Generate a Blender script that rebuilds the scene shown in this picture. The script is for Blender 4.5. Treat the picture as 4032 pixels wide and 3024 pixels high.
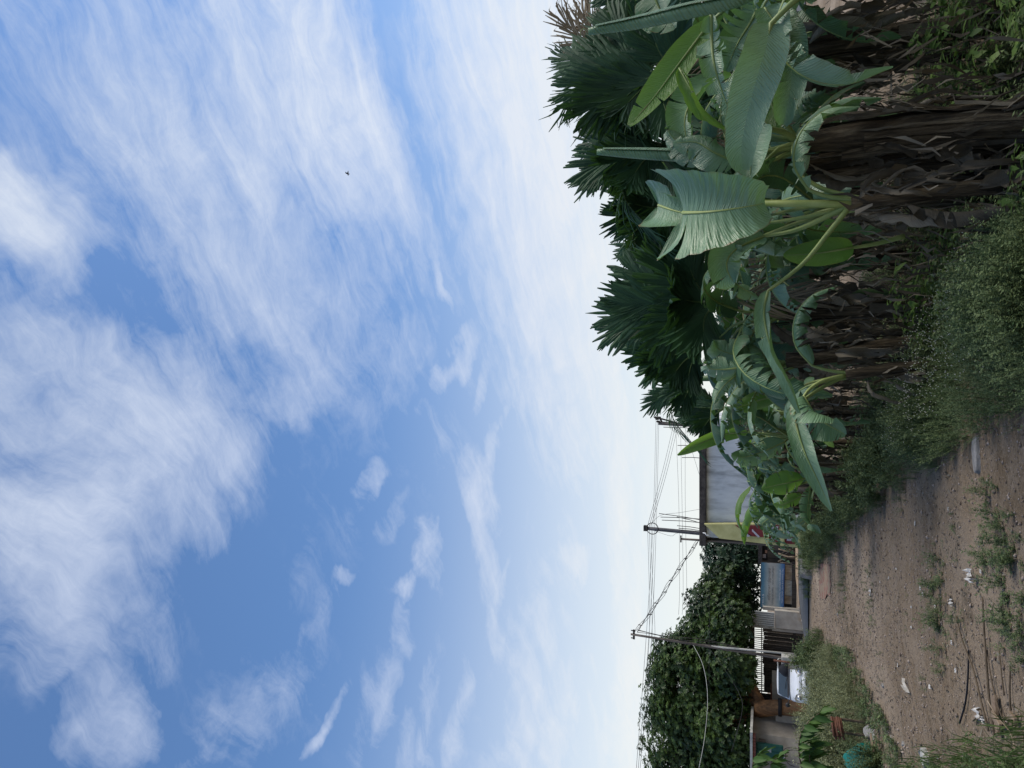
import bpy, bmesh, math, random
import numpy as np
from mathutils import Vector, Matrix, noise as mnoise
for o in list(bpy.data.objects): bpy.data.objects.remove(o)
S = bpy.context.scene
COL = S.collection
RND = random.Random(7)
NP = np.random.default_rng(11)

# ------------------------------------------------------------------ camera
# the photograph lies on its side: the camera is rolled a quarter turn
F = 2912.0                      # focal length in photo pixels
HORIZON = 3020.0
PITCH = math.atan((HORIZON - 2016.0) / F)
EYE = 1.5
cam = bpy.data.cameras.new('camera'); camo = bpy.data.objects.new('camera', cam)
COL.objects.link(camo)
cam.sensor_width = 36.0; cam.sensor_fit = 'HORIZONTAL'; cam.lens = F / 4032.0 * 36.0
cam.clip_start = 0.05; cam.clip_end = 4000.0
_f = Vector((0, math.cos(PITCH), math.sin(PITCH))); _u = Vector((0, -math.sin(PITCH), math.cos(PITCH))); _r = Vector((1, 0, 0))
_m = Matrix((( -_u.x, _r.x, -_f.x, 0), (-_u.y, _r.y, -_f.y, 0), (-_u.z, _r.z, -_f.z, EYE), (0, 0, 0, 1)))
camo.matrix_world = _m
S.camera = camo

def ray(x, y):
    dx = (1512.0 - y) / F; dv = (x - 2016.0) / F
    return Vector((dx, math.cos(PITCH) + dv * math.sin(PITCH), math.sin(PITCH) - dv * math.cos(PITCH)))
def at(x, y, Y):                # photo pixel + distance -> point
    r = ray(x, y); t = Y / r.y
    return Vector((r.x * t, Y, EYE + r.z * t))
def gnd(x, y, z=0.0):           # photo pixel on level ground z
    r = ray(x, y); t = (z - EYE) / r.z
    return Vector((r.x * t, r.y * t, z))

# ------------------------------------------------------------------ light
SUN_AZ, SUN_EL = math.radians(92), math.radians(50)       # azimuth to the right of the view
S.view_settings.view_transform = 'Standard'; S.view_settings.look = 'None'
S.view_settings.exposure = 0.0; S.view_settings.gamma = 1.0; S.view_settings.use_curve_mapping = False
S.render.engine = 'CYCLES'
sun = bpy.data.lights.new('sun', 'SUN'); suno = bpy.data.objects.new('sun', sun); COL.objects.link(suno)
sun.energy = 3.6; sun.angle = math.radians(32); sun.color = (1.0, 0.91, 0.78)
_sd = Vector((math.sin(SUN_AZ) * math.cos(SUN_EL), math.cos(SUN_AZ) * math.cos(SUN_EL), math.sin(SUN_EL)))
suno.rotation_euler = _sd.to_track_quat('Z', 'Y').to_euler()
suno.location = (30, 20, 40)

# ------------------------------------------------------------------ sky
world = bpy.data.worlds.new('World'); S.world = world; world.use_nodes = True
nt = world.node_tree; N = nt.nodes; L = nt.links; N.clear()
def nd(t, **kw):
    n = N.new(t)
    for k, v in kw.items(): setattr(n, k, v)
    return n
def val(sock, v):
    if hasattr(v, 'is_output'): L.new(v, sock)
    else: sock.default_value = v
def mth(op, a, b=0.0, c=0.0, clamp=False):
    n = nd('ShaderNodeMath', operation=op, use_clamp=clamp)
    val(n.inputs[0], a); val(n.inputs[1], b); val(n.inputs[2], c)
    return n.outputs[0]
def vmt(op, a, b=(0, 0, 0)):
    n = nd('ShaderNodeVectorMath', operation=op)
    val(n.inputs[0], a); val(n.inputs[1], b)
    return n
def rng(v, a, b, c, d, smooth=True):
    n = nd('ShaderNodeMapRange', interpolation_type='SMOOTHSTEP' if smooth else 'LINEAR')
    val(n.inputs['Value'], v)
    for k, q in (('From Min', a), ('From Max', b), ('To Min', c), ('To Max', d)): n.inputs[k].default_value = q
    return n.outputs['Result']
def mixc(f, a, b):
    n = nd('ShaderNodeMix', data_type='RGBA')
    val(n.inputs['Factor'], f); val(n.inputs['A'], a); val(n.inputs['B'], b)
    return n.outputs['Result']
def nse(vec, scale, detail=5, rough=0.55, dist=0.0):
    n = nd('ShaderNodeTexNoise'); n.inputs['Scale'].default_value = scale; n.inputs['Detail'].default_value = detail
    n.inputs['Roughness'].default_value = rough; n.inputs['Distortion'].default_value = dist
    L.new(vec, n.inputs['Vector']); return n
tc = nd('ShaderNodeTexCoord')
sky = nd('ShaderNodeTexSky', sky_type='NISHITA', sun_disc=False, sun_elevation=SUN_EL, sun_rotation=SUN_AZ,
         altitude=0.0, air_density=1.0, dust_density=0.6, ozone_density=5.0)
SKY_STRENGTH = 0.15
sep = nd('ShaderNodeSeparateXYZ'); L.new(tc.outputs['Generated'], sep.inputs[0])
zc = mth('MAXIMUM', sep.outputs[2], 0.0)
KZ = 0.13
den = mth('ADD', zc, KZ)
cmb = nd('ShaderNodeCombineXYZ')
L.new(mth('DIVIDE', sep.outputs[0], den), cmb.inputs[0]); L.new(mth('DIVIDE', sep.outputs[1], den), cmb.inputs[1])
P = cmb.outputs[0]
def plane(x, y):                # photo pixel -> place on the cloud layer
    d = ray(x, y).normalized()
    return Vector((d.x / (max(d.z, 0) + KZ), d.y / (max(d.z, 0) + KZ), 0))
# warp for ragged outlines
w1 = nse(P, 1.3, 4, 0.6); w1v = vmt('SUBTRACT', w1.outputs['Color'], (0.5, 0.5, 0.5)).outputs[0]
w2 = nse(P, 6.0, 4, 0.6); w2v = vmt('SUBTRACT', w2.outputs['Color'], (0.5, 0.5, 0.5)).outputs[0]
sc1 = vmt('SCALE', w1v); sc1.inputs['Scale'].default_value = 0.42
sc2 = vmt('SCALE', w2v); sc2.inputs['Scale'].default_value = 0.16
PW = vmt('ADD', vmt('ADD', P, sc1.outputs[0]).outputs[0], sc2.outputs[0]).outputs[0]
# banks of cirrus: (end a, end b, half width in pixels across, strength)
BANKS = [
 ((850, -500), (1500, 950), 210, 0.75), ((300, -100), (1250, 1150), 330, .70), ((1180, -150), (1640, 960), 105, 0.95),
 ((-150, 700), (150, 880), 190, 0.85), ((500, 850), (900, 1350), 130, 0.45), ((1250, 1150), (1380, 1350), 90, .45),
 ((-200, 1250), (150, 1450), 160, 0.6), ((150, 1500), (900, 1750), 260, 0.68), ((900, 1600), (1350, 1480), 110, 0.55), ((100, 1950), (750, 2000), 260, 0.72),
 ((0, 2180), (450, 2300), 190, 0.66), ((250, 2800), (450, 2950), 150, 0.62), ((80, 2420), (560, 2560), 170, 0.40), ((1000, 3000), (1250, 2600), 60, .30), ((0, 2650), (250, 2620), 130, .45), ((600, 2950), (1150, 2850), 130, 0.30),
 ((1690, 1600), (1850, 1330), 34, 0.72), ((1850, 1640), (1890, 1440), 24, 0.5), ((1470, 1920), (1505, 1820), 34, 0.66), ((1400, 2060), (1480, 1900), 40, .34),
 ((1790, 1840), (1880, 2120), 62, 0.62), ((1850, 1900), (1930, 2250), 62, .66), ((1930, 1720), (1850, 1950), 30, .5), ((1990, 1620), (1930, 1760), 22, .42), ((1620, 2100), (1690, 2330), 40, 0.72), ((1570, 2330), (1640, 2360), 40, .72),
 ((1300, 2310), (1400, 2310), 38, 0.6), ((1150, 2700), (1320, 2330), 60, .34), ((1190, 3090), (1370, 2820), 34, 0.72), ((1600, 2380), (1500, 3000), 46, 0.44), ((1400, 3050), (1560, 2500), 40, .36),
 ((1850, 2560), (1830, 2990), 44, 0.5), ((1700, 2560), (1720, 2990), 44, 0.42), ((1950, 2280), (1990, 2520), 28, 0.5), ((2010, 2180), (1950, 2400), 26, .45), ((2220, 2190), (2330, 2230), 50, 0.66), ((1650, 2700), (1620, 3050), 40, .36), ((780, 2900), (1000, 2650), 70, .26), ((1100, 2500), (1180, 2200), 60, .24),
 ((2050, 2480), (2080, 2990), 80, 0.58), ((2180, 2280), (2080, 2620), 45, 0.52), ((2200, 2700), (2180, 3050), 70, .5), ((1560, 1950), (1480, 2200), 26, .38),
 ((1730, 1060), (1760, 1230), 22, 0.6), ((2050, -300), (2150, 1100), 240, 0.85), ((2250, 200), (2330, 1500), 150, 0.85), ((1800, -100), (1850, 500), 150, 0.6), ((2100, 1450), (2250, 1900), 80, 0.4),
 ((2430, 1500), (2460, 2300), 45, 0.8), ((2500, 2300), (2480, 3100), 60, 0.75),
]
acc = None
for (a, b, hw, wt) in BANKS:
    A, B = plane(*a), plane(*b)
    c = (A + B) / 2; ax = (B - A); hl = ax.length / 2; ax.normalize()
    n_ = Vector((b[0] - a[0], b[1] - a[1])).normalized(); mid = ((a[0] + b[0]) / 2, (a[1] + b[1]) / 2)
    W = (plane(mid[0] - n_.y * hw, mid[1] + n_.x * hw) - plane(*mid)); pr = Vector((-ax.y, ax.x, 0)); hwp = max(abs(W.dot(pr)), 0.02)
    q = vmt('SUBTRACT', PW, tuple(c)).outputs[0]
    e1 = vmt('DOT_PRODUCT', q, tuple(ax / (hl * 1.4 + hwp * 1.6))).outputs['Value']
    e2 = vmt('DOT_PRODUCT', q, tuple(pr / (hwp * (2.1 if hw > 85 else 1.75)))).outputs['Value']
    r2 = mth('MULTIPLY_ADD', e1, e1, mth('MULTIPLY', e2, e2))
    g = mth('MULTIPLY', mth('POWER', mth('SUBTRACT', 1.0, r2, clamp=True), 1.6), wt * (1.12 if hw > 85 else 1.0))
    acc = g if acc is None else mth('MAXIMUM', mth('MULTIPLY_ADD', g, 0.35, acc), g)
# outside the banks the layer thins to stray wisps
far_n = nse(PW, 1.1, 3, 0.5)
base = rng(far_n.outputs['Fac'], 0.42, 0.66, 0.05, 0.42)
cover = mth('MAXIMUM', mth('MINIMUM', acc, 1.15), base)
# fibres: streaks drawn out along the wind
sc3 = vmt('SCALE', w1v); sc3.inputs['Scale'].default_value = 0.30
sc4 = vmt('SCALE', w2v); sc4.inputs['Scale'].default_value = 0.06
PF = vmt('ADD', vmt('ADD', P, sc3.outputs[0]).outputs[0], sc4.outputs[0]).outputs[0]
mp0 = nd('ShaderNodeMapping'); mp0.inputs['Rotation'].default_value = (0, 0, math.radians(-143)); L.new(PF, mp0.inputs['Vector'])
mp = nd('ShaderNodeMapping'); mp.inputs['Scale'].default_value = (0.55, 2.9, 1.0); L.new(mp0.outputs[0], mp.inputs['Vector'])
st = nse(mp.outputs[0], 4.2, 10, 0.68, 0.3)
fl = nse(PF, 5.2, 10, 0.70, 0.2)
fib = mth('ADD', mth('MULTIPLY', st.outputs['Fac'], 0.52), mth('MULTIPLY', fl.outputs['Fac'], 0.48))
fibn = rng(fib, 0.32, 0.68, 0.0, 1.0, False)
dens = rng(mth('MULTIPLY_ADD', cover, 1.05, fibn), 0.70, 1.95, 0.0, 1.0, False)
dens = mth('MULTIPLY', dens, rng(cover, 0.0, 0.35, 0.0, 1.0))
dens = mth('MINIMUM', dens, 0.88)
# white haze towards the horizon
hz = rng(sep.outputs[2], 0.02, 0.58, 1.0, 0.0)
hz = mth('POWER', hz, 1.35)
sunward = vmt('DOT_PRODUCT', tc.outputs['Generated'], tuple(_sd)).outputs['Value']
glow = rng(sunward, 0.2, 1.0, 0.0, 1.0)
bl = vmt('MULTIPLY', sky.outputs[0], (SKY_STRENGTH * 1.00, SKY_STRENGTH * 1.14, SKY_STRENGTH * 1.22))
cloudc = mixc(hz, (0.66, 0.74, 0.92, 1), (0.96, 0.955, 0.90, 1))
cloudc = mixc(mth('MULTIPLY', glow, 0.8), cloudc, (0.92, 0.96, 0.97, 1))
c1 = mixc(mth('MULTIPLY', hz, 0.95), bl.outputs[0], (0.92, 0.935, 0.89, 1))
c2 = mixc(dens, c1, cloudc)
bg = nd('ShaderNodeBackground'); L.new(c2, bg.inputs['Color']); bg.inputs['Strength'].default_value = 1.0
wo = nd('ShaderNodeOutputWorld'); L.new(bg.outputs[0], wo.inputs['Surface'])
world.cycles.sampling_method = 'MANUAL'; world.cycles.sample_map_resolution = 512
# ------------------------------------------------------------------ helpers
def origin_of(o):
    v = Vector((0, 0, 0))
    while o is not None: v += o.location; o = o.parent
    return v
def link(o, parent=None):
    COL.objects.link(o)
    if parent is not None: o.parent = parent
    return o
def tag(o, label=None, cat=None, group=None, kind=None):
    if label: o['label'] = label
    if cat: o['category'] = cat
    if group: o['group'] = group
    if kind: o['kind'] = kind
    return o
def thing(name, loc, label, cat, group=None):
    o = bpy.data.objects.new(name, None); link(o); o.location = loc; o.empty_display_size = 0.2
    return tag(o, label, cat, group)
def catmull(pts, n):
    pts = [Vector(p) for p in pts]
    if len(pts) == 2: return [pts[0].lerp(pts[1], i / (n - 1)) for i in range(n)]
    q = [pts[0] * 2 - pts[1]] + pts + [pts[-1] * 2 - pts[-2]]
    # even spacing by arc length
    dense = []
    for i in range(1, len(q) - 2):
        for k in range(12):
            t = k / 12; a, b, c, d = q[i - 1], q[i], q[i + 1], q[i + 2]
            dense.append(0.5 * ((2 * b) + (c - a) * t + (2 * a - 5 * b + 4 * c - d) * t * t + (3 * b - a - 3 * c + d) * t ** 3))
    dense.append(q[-2])
    L_ = [0.0]
    for i in range(1, len(dense)): L_.append(L_[-1] + (dense[i] - dense[i - 1]).length)
    out = []; j = 0
    for i in range(n):
        s = L_[-1] * i / (n - 1)
        while j < len(L_) - 2 and L_[j + 1] < s: j += 1
        f = (s - L_[j]) / max(L_[j + 1] - L_[j], 1e-9)
        out.append(dense[j].lerp(dense[j + 1], min(max(f, 0), 1)))
    return out
class MB:
    """collects faces for ONE mesh object; world coordinates"""
    def __init__(s): s.v = []; s.f = []; s.m = []; s.t = []; s.uv = []; s.tint = 0.5; s.mi = 0
    def add(s, verts, faces, uv=None):
        b = len(s.v); s.v += [tuple(p) for p in verts]; s.t += [s.tint] * len(verts)
        s.uv += list(uv) if uv is not None else [(0.0, 0.0)] * len(verts)
        s.f += [tuple(i + b for i in f) for f in faces]; s.m += [s.mi] * len(faces)
    def box(s, c, size, rot=None, bevel=0.0):
        x, y, z = [d / 2 for d in size]
        vs = [Vector((i, j, k)) for i in (-x, x) for j in (-y, y) for k in (-z, z)]
        if rot is not None: vs = [rot @ v for v in vs]
        s.add([v + Vector(c) for v in vs], [(0, 1, 3, 2), (4, 6, 7, 5), (0, 4, 5, 1), (2, 3, 7, 6), (0, 2, 6, 4), (1, 5, 7, 3)])
    def hexa(s, p):      # 8 corners: bottom ring 0-3, top ring 4-7
        s.add(p, [(3, 2, 1, 0), (4, 5, 6, 7), (0, 1, 5, 4), (1, 2, 6, 5), (2, 3, 7, 6), (3, 0, 4, 7)])
    def tube(s, pts, rad, n=6, cap=True, jitter=0.0, rnd=None):
        pts = [Vector(p) for p in pts]
        if not hasattr(rad, '__len__'): rad = [rad] * len(pts)
        vs = []; ref = None; uv = []
        for i, p in enumerate(pts):
            T = (pts[min(i + 1, len(pts) - 1)] - pts[max(i - 1, 0)]).normalized()
            if ref is None: ref = Vector((0, 0, 1)) if abs(T.z) < 0.9 else Vector((1, 0, 0))
            X = (ref - T * ref.dot(T)).normalized(); Y = T.cross(X); ref = X
            for k in range(n):
                a = 2 * math.pi * k / n
                r = rad[i] * (1 + (rnd.uniform(-jitter, jitter) if rnd else 0))
                vs.append(p + X * math.cos(a) * r + Y * math.sin(a) * r); uv.append((k / n, i / max(len(pts) - 1, 1)))
        fs = [(i * n + k, i * n + (k + 1) % n, (i + 1) * n + (k + 1) % n, (i + 1) * n + k) for i in range(len(pts) - 1) for k in range(n)]
        if cap: fs += [tuple(range(n))[::-1], tuple(range((len(pts) - 1) * n, len(pts) * n))]
        s.add(vs, fs, uv)
    def poly(s, pts, thick):   # flat polygon given by world points, extruded along thick vector
        n = len(pts); pts = [Vector(p) for p in pts]; th = Vector(thick)
        s.add(pts + [p + th for p in pts], [tuple(range(n))[::-1], tuple(range(n, 2 * n))] + [(i, (i + 1) % n, n + (i + 1) % n, n + i) for i in range(n)])
    def sheet(s, grid, uvs=None):   # grid[i][j] of points
        ni, nj = len(grid), len(grid[0])
        s.add([p for r in grid for p in r], [(i * nj + j, i * nj + j + 1, (i + 1) * nj + j + 1, (i + 1) * nj + j) for i in range(ni - 1) for j in range(nj - 1)],
              uvs if uvs is not None else [(j / (nj - 1), i / (ni - 1)) for i in range(ni) for j in range(nj)])
    def build(s, name, mats, parent=None, smooth=False, loc=None, bevel=0.0):
        if not isinstance(mats, (list, tuple)): mats = [mats]
        V = np.array(s.v, dtype=np.float64)
        off = origin_of(parent) if parent is not None else Vector((0, 0, 0))
        if loc is not None: off = off + (Vector(loc) - off if parent is None else Vector((0, 0, 0)))
        V = V - np.array(off)
        me = bpy.data.meshes.new(name); me.from_pydata(V.tolist(), [], s.f)
        for m in mats: me.materials.append(m)
        if len(mats) > 1: me.polygons.foreach_set('material_index', s.m)
        if smooth: me.polygons.foreach_set('use_smooth', [True] * len(me.polygons))
        at_ = me.attributes.new('tint', 'FLOAT', 'POINT'); at_.data.foreach_set('value', s.t)
        uvl = me.uv_layers.new(name='UVMap'); li = np.zeros(len(me.loops), dtype=np.int32); me.loops.foreach_get('vertex_index', li)
        uvl.data.foreach_set('uv', np.array(s.uv, dtype=np.float32)[li].ravel())
        me.update()
        o = bpy.data.objects.new(name, me); link(o, parent)
        if loc is not None and parent is None: o.location = loc
        if bevel:
            b = o.modifiers.new('bevel', 'BEVEL'); b.width = bevel; b.segments = 2; b.limit_method = 'ANGLE'
        return o
def np_obj(name, V, Fq, mat, tint=None, parent=None, loc=None, k=3):
    """big meshes from arrays; Fq is (n,k)"""
    V = np.asarray(V, dtype=np.float32)
    if loc is not None: V = V - np.array(loc, dtype=np.float32)
    me = bpy.data.meshes.new(name)
    me.vertices.add(len(V)); me.vertices.foreach_set('co', V.ravel())
    nf = len(Fq); me.loops.add(nf * k); me.polygons.add(nf)
    me.loops.foreach_set('vertex_index', np.asarray(Fq, dtype=np.int32).ravel())
    me.polygons.foreach_set('loop_start', np.arange(nf, dtype=np.int32) * k)
    me.materials.append(mat)
    if tint is not None:
        a = me.attributes.new('tint', 'FLOAT', 'POINT'); a.data.foreach_set('value', np.asarray(tint, dtype=np.float32))
    me.update(calc_edges=True); me.validate()
    o = bpy.data.objects.new(name, me); link(o, parent)
    if loc is not None: o.location = loc
    return o
def copy_tree(o, parent=None):
    c = o.copy(); COL.objects.link(c); c.parent = parent
    for ch in list(o.children): copy_tree(ch, c)
    return c
def drop_tree(o):
    for ch in list(o.children): drop_tree(ch)
    bpy.data.objects.remove(o)

# ------------------------------------------------------------------ materials
def new_mat(name):
    m = bpy.data.materials.new(name); m.use_nodes = True; t = m.node_tree; t.nodes.clear()
    return m, t.nodes, t.links
def rgb(c): return (c[0], c[1], c[2], 1.0)
def surf(name, c1, c2, scale=6.0, rough=0.8, bump=0.2, c3=None, scale3=1.0, stretch=(1, 1, 1), spec=0.3, detail=6, lo=0.35, hi=0.65, bscale=None, metal=0.0, lo3=0.5, hi3=0.7, coord='Object'):
    """two noise-mixed colours, a third in larger patches, fine relief"""
    m, N, L = new_mat(name)
    b = N.new('ShaderNodeBsdfPrincipled'); o = N.new('ShaderNodeOutputMaterial'); L.new(b.outputs[0], o.inputs[0])
    tc = N.new('ShaderNodeTexCoord'); mp = N.new('ShaderNodeMapping'); mp.inputs['Scale'].default_value = stretch
    L.new(tc.outputs[coord], mp.inputs[0])
    def noise(s, d=detail, r=0.6):
        n = N.new('ShaderNodeTexNoise'); n.inputs['Scale'].default_value = s; n.inputs['Detail'].default_value = d; n.inputs['Roughness'].default_value = r
        L.new(mp.outputs[0], n.inputs['Vector']); return n
    def ramp(fac, lo, hi, a, bb):
        r = N.new('ShaderNodeMapRange'); r.inputs['From Min'].default_value = lo; r.inputs['From Max'].default_value = hi; L.new(fac, r.inputs['Value'])
        x = N.new('ShaderNodeMix'); x.data_type = 'RGBA'; L.new(r.outputs[0], x.inputs['Factor'])
        for k, q in (('A', a), ('B', bb)):
            if hasattr(q, 'is_output'): L.new(q, x.inputs[k])
            else: x.inputs[k].default_value = rgb(q)
        return x.outputs['Result']
    n1 = noise(scale); col = ramp(n1.outputs['Fac'], lo, hi, c1, c2)
    if c3 is not None:
        n3 = noise(scale3, 4); col = ramp(n3.outputs['Fac'], lo3, hi3, col, c3)
    L.new(col, b.inputs['Base Color'])
    b.inputs['Roughness'].default_value = rough; b.inputs['Specular IOR Level'].default_value = spec; b.inputs['Metallic'].default_value = metal
    if bump:
        nb = noise(bscale or scale * 3, 5, 0.65); bp = N.new('ShaderNodeBump'); bp.inputs['Strength'].default_value = bump; bp.inputs['Distance'].default_value = 0.05
        L.new(nb.outputs['Fac'], bp.inputs['Height']); L.new(bp.outputs[0], b.inputs['Normal'])
    return m
def leafmat(name, cA, cB, trans=0.3, tcol=None, rough=0.5, veins=0.0, under=None, spec=0.35, spots=None, nscale=3.0, edge=None):
    """foliage: colour runs from cA to cB by the leaf's own tint; light passes through the blade"""
    m, N, L = new_mat(name)
    at_ = N.new('ShaderNodeAttribute'); at_.attribute_name = 'tint'
    mx = N.new('ShaderNodeMix'); mx.data_type = 'RGBA'; mx.inputs['A'].default_value = rgb(cA); mx.inputs['B'].default_value = rgb(cB)
    tcn = N.new('ShaderNodeTexCoord'); nz = N.new('ShaderNodeTexNoise'); nz.inputs['Scale'].default_value = nscale; nz.inputs['Detail'].default_value = 4
    L.new(tcn.outputs['Object'], nz.inputs['Vector'])
    ad = N.new('ShaderNodeMath'); ad.operation = 'MULTIPLY_ADD'; ad.inputs[1].default_value = 0.9; L.new(nz.outputs['Fac'], ad.inputs[0])
    sb = N.new('ShaderNodeMath'); sb.operation = 'SUBTRACT'; sb.inputs[1].default_value = 0.45; L.new(at_.outputs['Fac'], sb.inputs[0]); L.new(sb.outputs[0], ad.inputs[2]); ad.use_clamp = True
    L.new(ad.outputs[0], mx.inputs['Factor']); col = mx.outputs['Result']
    bump = None
    if veins:
        uv = N.new('ShaderNodeUVMap'); sp = N.new('ShaderNodeSeparateXYZ'); L.new(uv.outputs[0], sp.inputs[0])
        # side veins leave the midrib at a slant
        ab = N.new('ShaderNodeMath'); ab.operation = 'ABSOLUTE'; L.new(sp.outputs[0], ab.inputs[0])
        sl = N.new('ShaderNodeMath'); sl.operation = 'MULTIPLY_ADD'; sl.inputs[1].default_value = -0.10; L.new(ab.outputs[0], sl.inputs[0]); L.new(sp.outputs[1], sl.inputs[2])
        def wave(f, amp):
            a = N.new('ShaderNodeMath'); a.operation = 'MULTIPLY'; a.inputs[1].default_value = f; L.new(sl.outputs[0], a.inputs[0])
            s_ = N.new('ShaderNodeMath'); s_.operation = 'SINE'; L.new(a.outputs[0], s_.inputs[0])
            g = N.new('ShaderNodeMath'); g.operation = 'MULTIPLY'; g.inputs[1].default_value = amp; L.new(s_.outputs[0], g.inputs[0]); return g.outputs[0]
        sm = N.new('ShaderNodeMath'); sm.operation = 'ADD'; L.new(wave(330.0, 0.22), sm.inputs[0]); L.new(wave(97.0, 0.08), sm.inputs[1])
        # uneven: broken by a streaked noise
        mpn = N.new('ShaderNodeCombineXYZ'); a7 = N.new('ShaderNodeMath'); a7.operation = 'MULTIPLY'; a7.inputs[1].default_value = 60.0; L.new(sl.outputs[0], a7.inputs[0]); L.new(a7.outputs[0], mpn.inputs[1])
        a8 = N.new('ShaderNodeMath'); a8.operation = 'MULTIPLY'; a8.inputs[1].default_value = 2.0; L.new(sp.outputs[0], a8.inputs[0]); L.new(a8.outputs[0], mpn.inputs[0])
        n2 = N.new('ShaderNodeTexNoise'); n2.inputs['Scale'].default_value = 1.0; n2.inputs['Detail'].default_value = 3; L.new(mpn.outputs[0], n2.inputs['Vector'])
        s2 = N.new('ShaderNodeMath'); s2.operation = 'MULTIPLY_ADD'; s2.inputs[1].default_value = 2.4; L.new(n2.outputs['Fac'], s2.inputs[0]); L.new(sm.outputs[0], s2.inputs[2])
        bp = N.new('ShaderNodeBump'); bp.inputs['Strength'].default_value = veins; bp.inputs['Distance'].default_value = 0.012; L.new(s2.outputs[0], bp.inputs['Height']); bump = bp.outputs[0]
        mr = N.new('ShaderNodeMapRange'); mr.inputs['From Min'].default_value = 0.4; mr.inputs['From Max'].default_value = 2.0; mr.inputs['To Min'].default_value = 0.86; mr.inputs['To Max'].default_value = 1.14; L.new(s2.outputs[0], mr.inputs['Value'])
        vm = N.new('ShaderNodeVectorMath'); vm.operation = 'SCALE'; L.new(col, vm.inputs[0]); L.new(mr.outputs[0], vm.inputs['Scale']); col = vm.outputs[0]
    if edge is not None:
        ne = N.new('ShaderNodeTexNoise'); ne.inputs['Scale'].default_value = 7.0; ne.inputs['Detail'].default_value = 5; L.new(tcn.outputs['Object'], ne.inputs['Vector'])
        ee = N.new('ShaderNodeMath'); ee.operation = 'MULTIPLY_ADD'; ee.inputs[1].default_value = 0.34; L.new(ne.outputs['Fac'], ee.inputs[0]); L.new(ab.outputs[0], ee.inputs[2])
        re_ = N.new('ShaderNodeMapRange'); re_.inputs['From Min'].default_value = 1.13; re_.inputs['From Max'].default_value = 1.19; L.new(ee.outputs[0], re_.inputs['Value'])
        xe = N.new('ShaderNodeMix'); xe.data_type = 'RGBA'; L.new(re_.outputs[0], xe.inputs['Factor']); L.new(col, xe.inputs['A']); xe.inputs['B'].default_value = rgb(edge); col = xe.outputs['Result']
    if spots is not None:
        n4 = N.new('ShaderNodeTexNoise'); n4.inputs['Scale'].default_value = 9.0; n4.inputs['Detail'].default_value = 6; L.new(tcn.outputs['Object'], n4.inputs['Vector'])
        r4 = N.new('ShaderNodeMapRange'); r4.inputs['From Min'].default_value = 0.62; r4.inputs['From Max'].default_value = 0.72; L.new(n4.outputs['Fac'], r4.inputs['Value'])
        x4 = N.new('ShaderNodeMix'); x4.data_type = 'RGBA'; L.new(r4.outputs[0], x4.inputs['Factor']); L.new(col, x4.inputs['A']); x4.inputs['B'].default_value = rgb(spots); col = x4.outputs['Result']
    if under is not None:
        ge = N.new('ShaderNodeNewGeometry'); x5 = N.new('ShaderNodeMix'); x5.data_type = 'RGBA'; x5.inputs['B'].default_value = rgb(under)
        m5 = N.new('ShaderNodeMath'); m5.operation = 'MULTIPLY'; m5.inputs[1].default_value = 0.6; L.new(ge.outputs['Backfacing'], m5.inputs[0]); L.new(m5.outputs[0], x5.inputs['Factor']); L.new(col, x5.inputs['A']); col = x5.outputs['Result']
    b = N.new('ShaderNodeBsdfPrincipled'); L.new(col, b.inputs['Base Color']); b.inputs['Roughness'].default_value = rough; b.inputs['Specular IOR Level'].default_value = spec
    if bump is not None: L.new(bump, b.inputs['Normal'])
    o = N.new('ShaderNodeOutputMaterial')
    if trans > 0:
        t = N.new('ShaderNodeBsdfTranslucent')
        if tcol is None: L.new(col, t.inputs['Color'])
        else: t.inputs['Color'].default_value = rgb(tcol)
        ms = N.new('ShaderNodeMixShader'); ms.inputs[0].default_value = trans; L.new(b.outputs[0], ms.inputs[1]); L.new(t.outputs[0], ms.inputs[2]); L.new(ms.outputs[0], o.inputs[0])
    else: L.new(b.outputs[0], o.inputs[0])
    return m
def plain(name, c, rough=0.5, metal=0.0, spec=0.4, coat=0.0):
    m = surf(name, c, tuple(min(1, x * 1.18) for x in c), 14.0, rough, 0.04, spec=spec, metal=metal)
    if coat:
        for n in m.node_tree.nodes:
            if n.type == 'BSDF_PRINCIPLED': n.inputs['Coat Weight'].default_value = coat
    return m

M = {}
UPV, RT, FW = Vector((0, 0, 1)), Vector((1, 0, 0)), Vector((0, 1, 0))
M['banana'] = leafmat('banana_leaf', (0.060, 0.140, 0.062), (0.20, 0.325, 0.19), 0.22, (0.12, 0.26, 0.05), 0.38, 0.5, under=(0.17, 0.27, 0.19), spec=0.5, edge=(0.16, 0.11, 0.05))
M['banana_young'] = leafmat('banana_young_leaf', (0.070, 0.160, 0.030), (0.135, 0.25, 0.055), 0.45, (0.17, 0.32, 0.04), 0.40, 0.5, spec=0.4, edge=(0.20, 0.17, 0.06))
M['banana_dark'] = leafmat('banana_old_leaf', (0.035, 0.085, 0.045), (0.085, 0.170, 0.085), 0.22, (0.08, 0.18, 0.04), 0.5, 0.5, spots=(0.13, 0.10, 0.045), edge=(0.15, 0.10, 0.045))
M['midrib'] = surf('banana_midrib', (0.20, 0.26, 0.07), (0.28, 0.33, 0.12), 5, 0.5, 0.1)
M['petiole'] = surf('banana_petiole', (0.12, 0.18, 0.055), (0.20, 0.25, 0.085), 5, 0.5, 0.1, c3=(0.14, 0.10, 0.05), scale3=3, lo3=0.6, hi3=0.75)
M['dry'] = leafmat('dry_banana_leaf', (0.024, 0.019, 0.012), (0.22, 0.195, 0.15), 0.1, (0.15, 0.12, 0.07), 0.85, 0.4, nscale=5)
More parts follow.
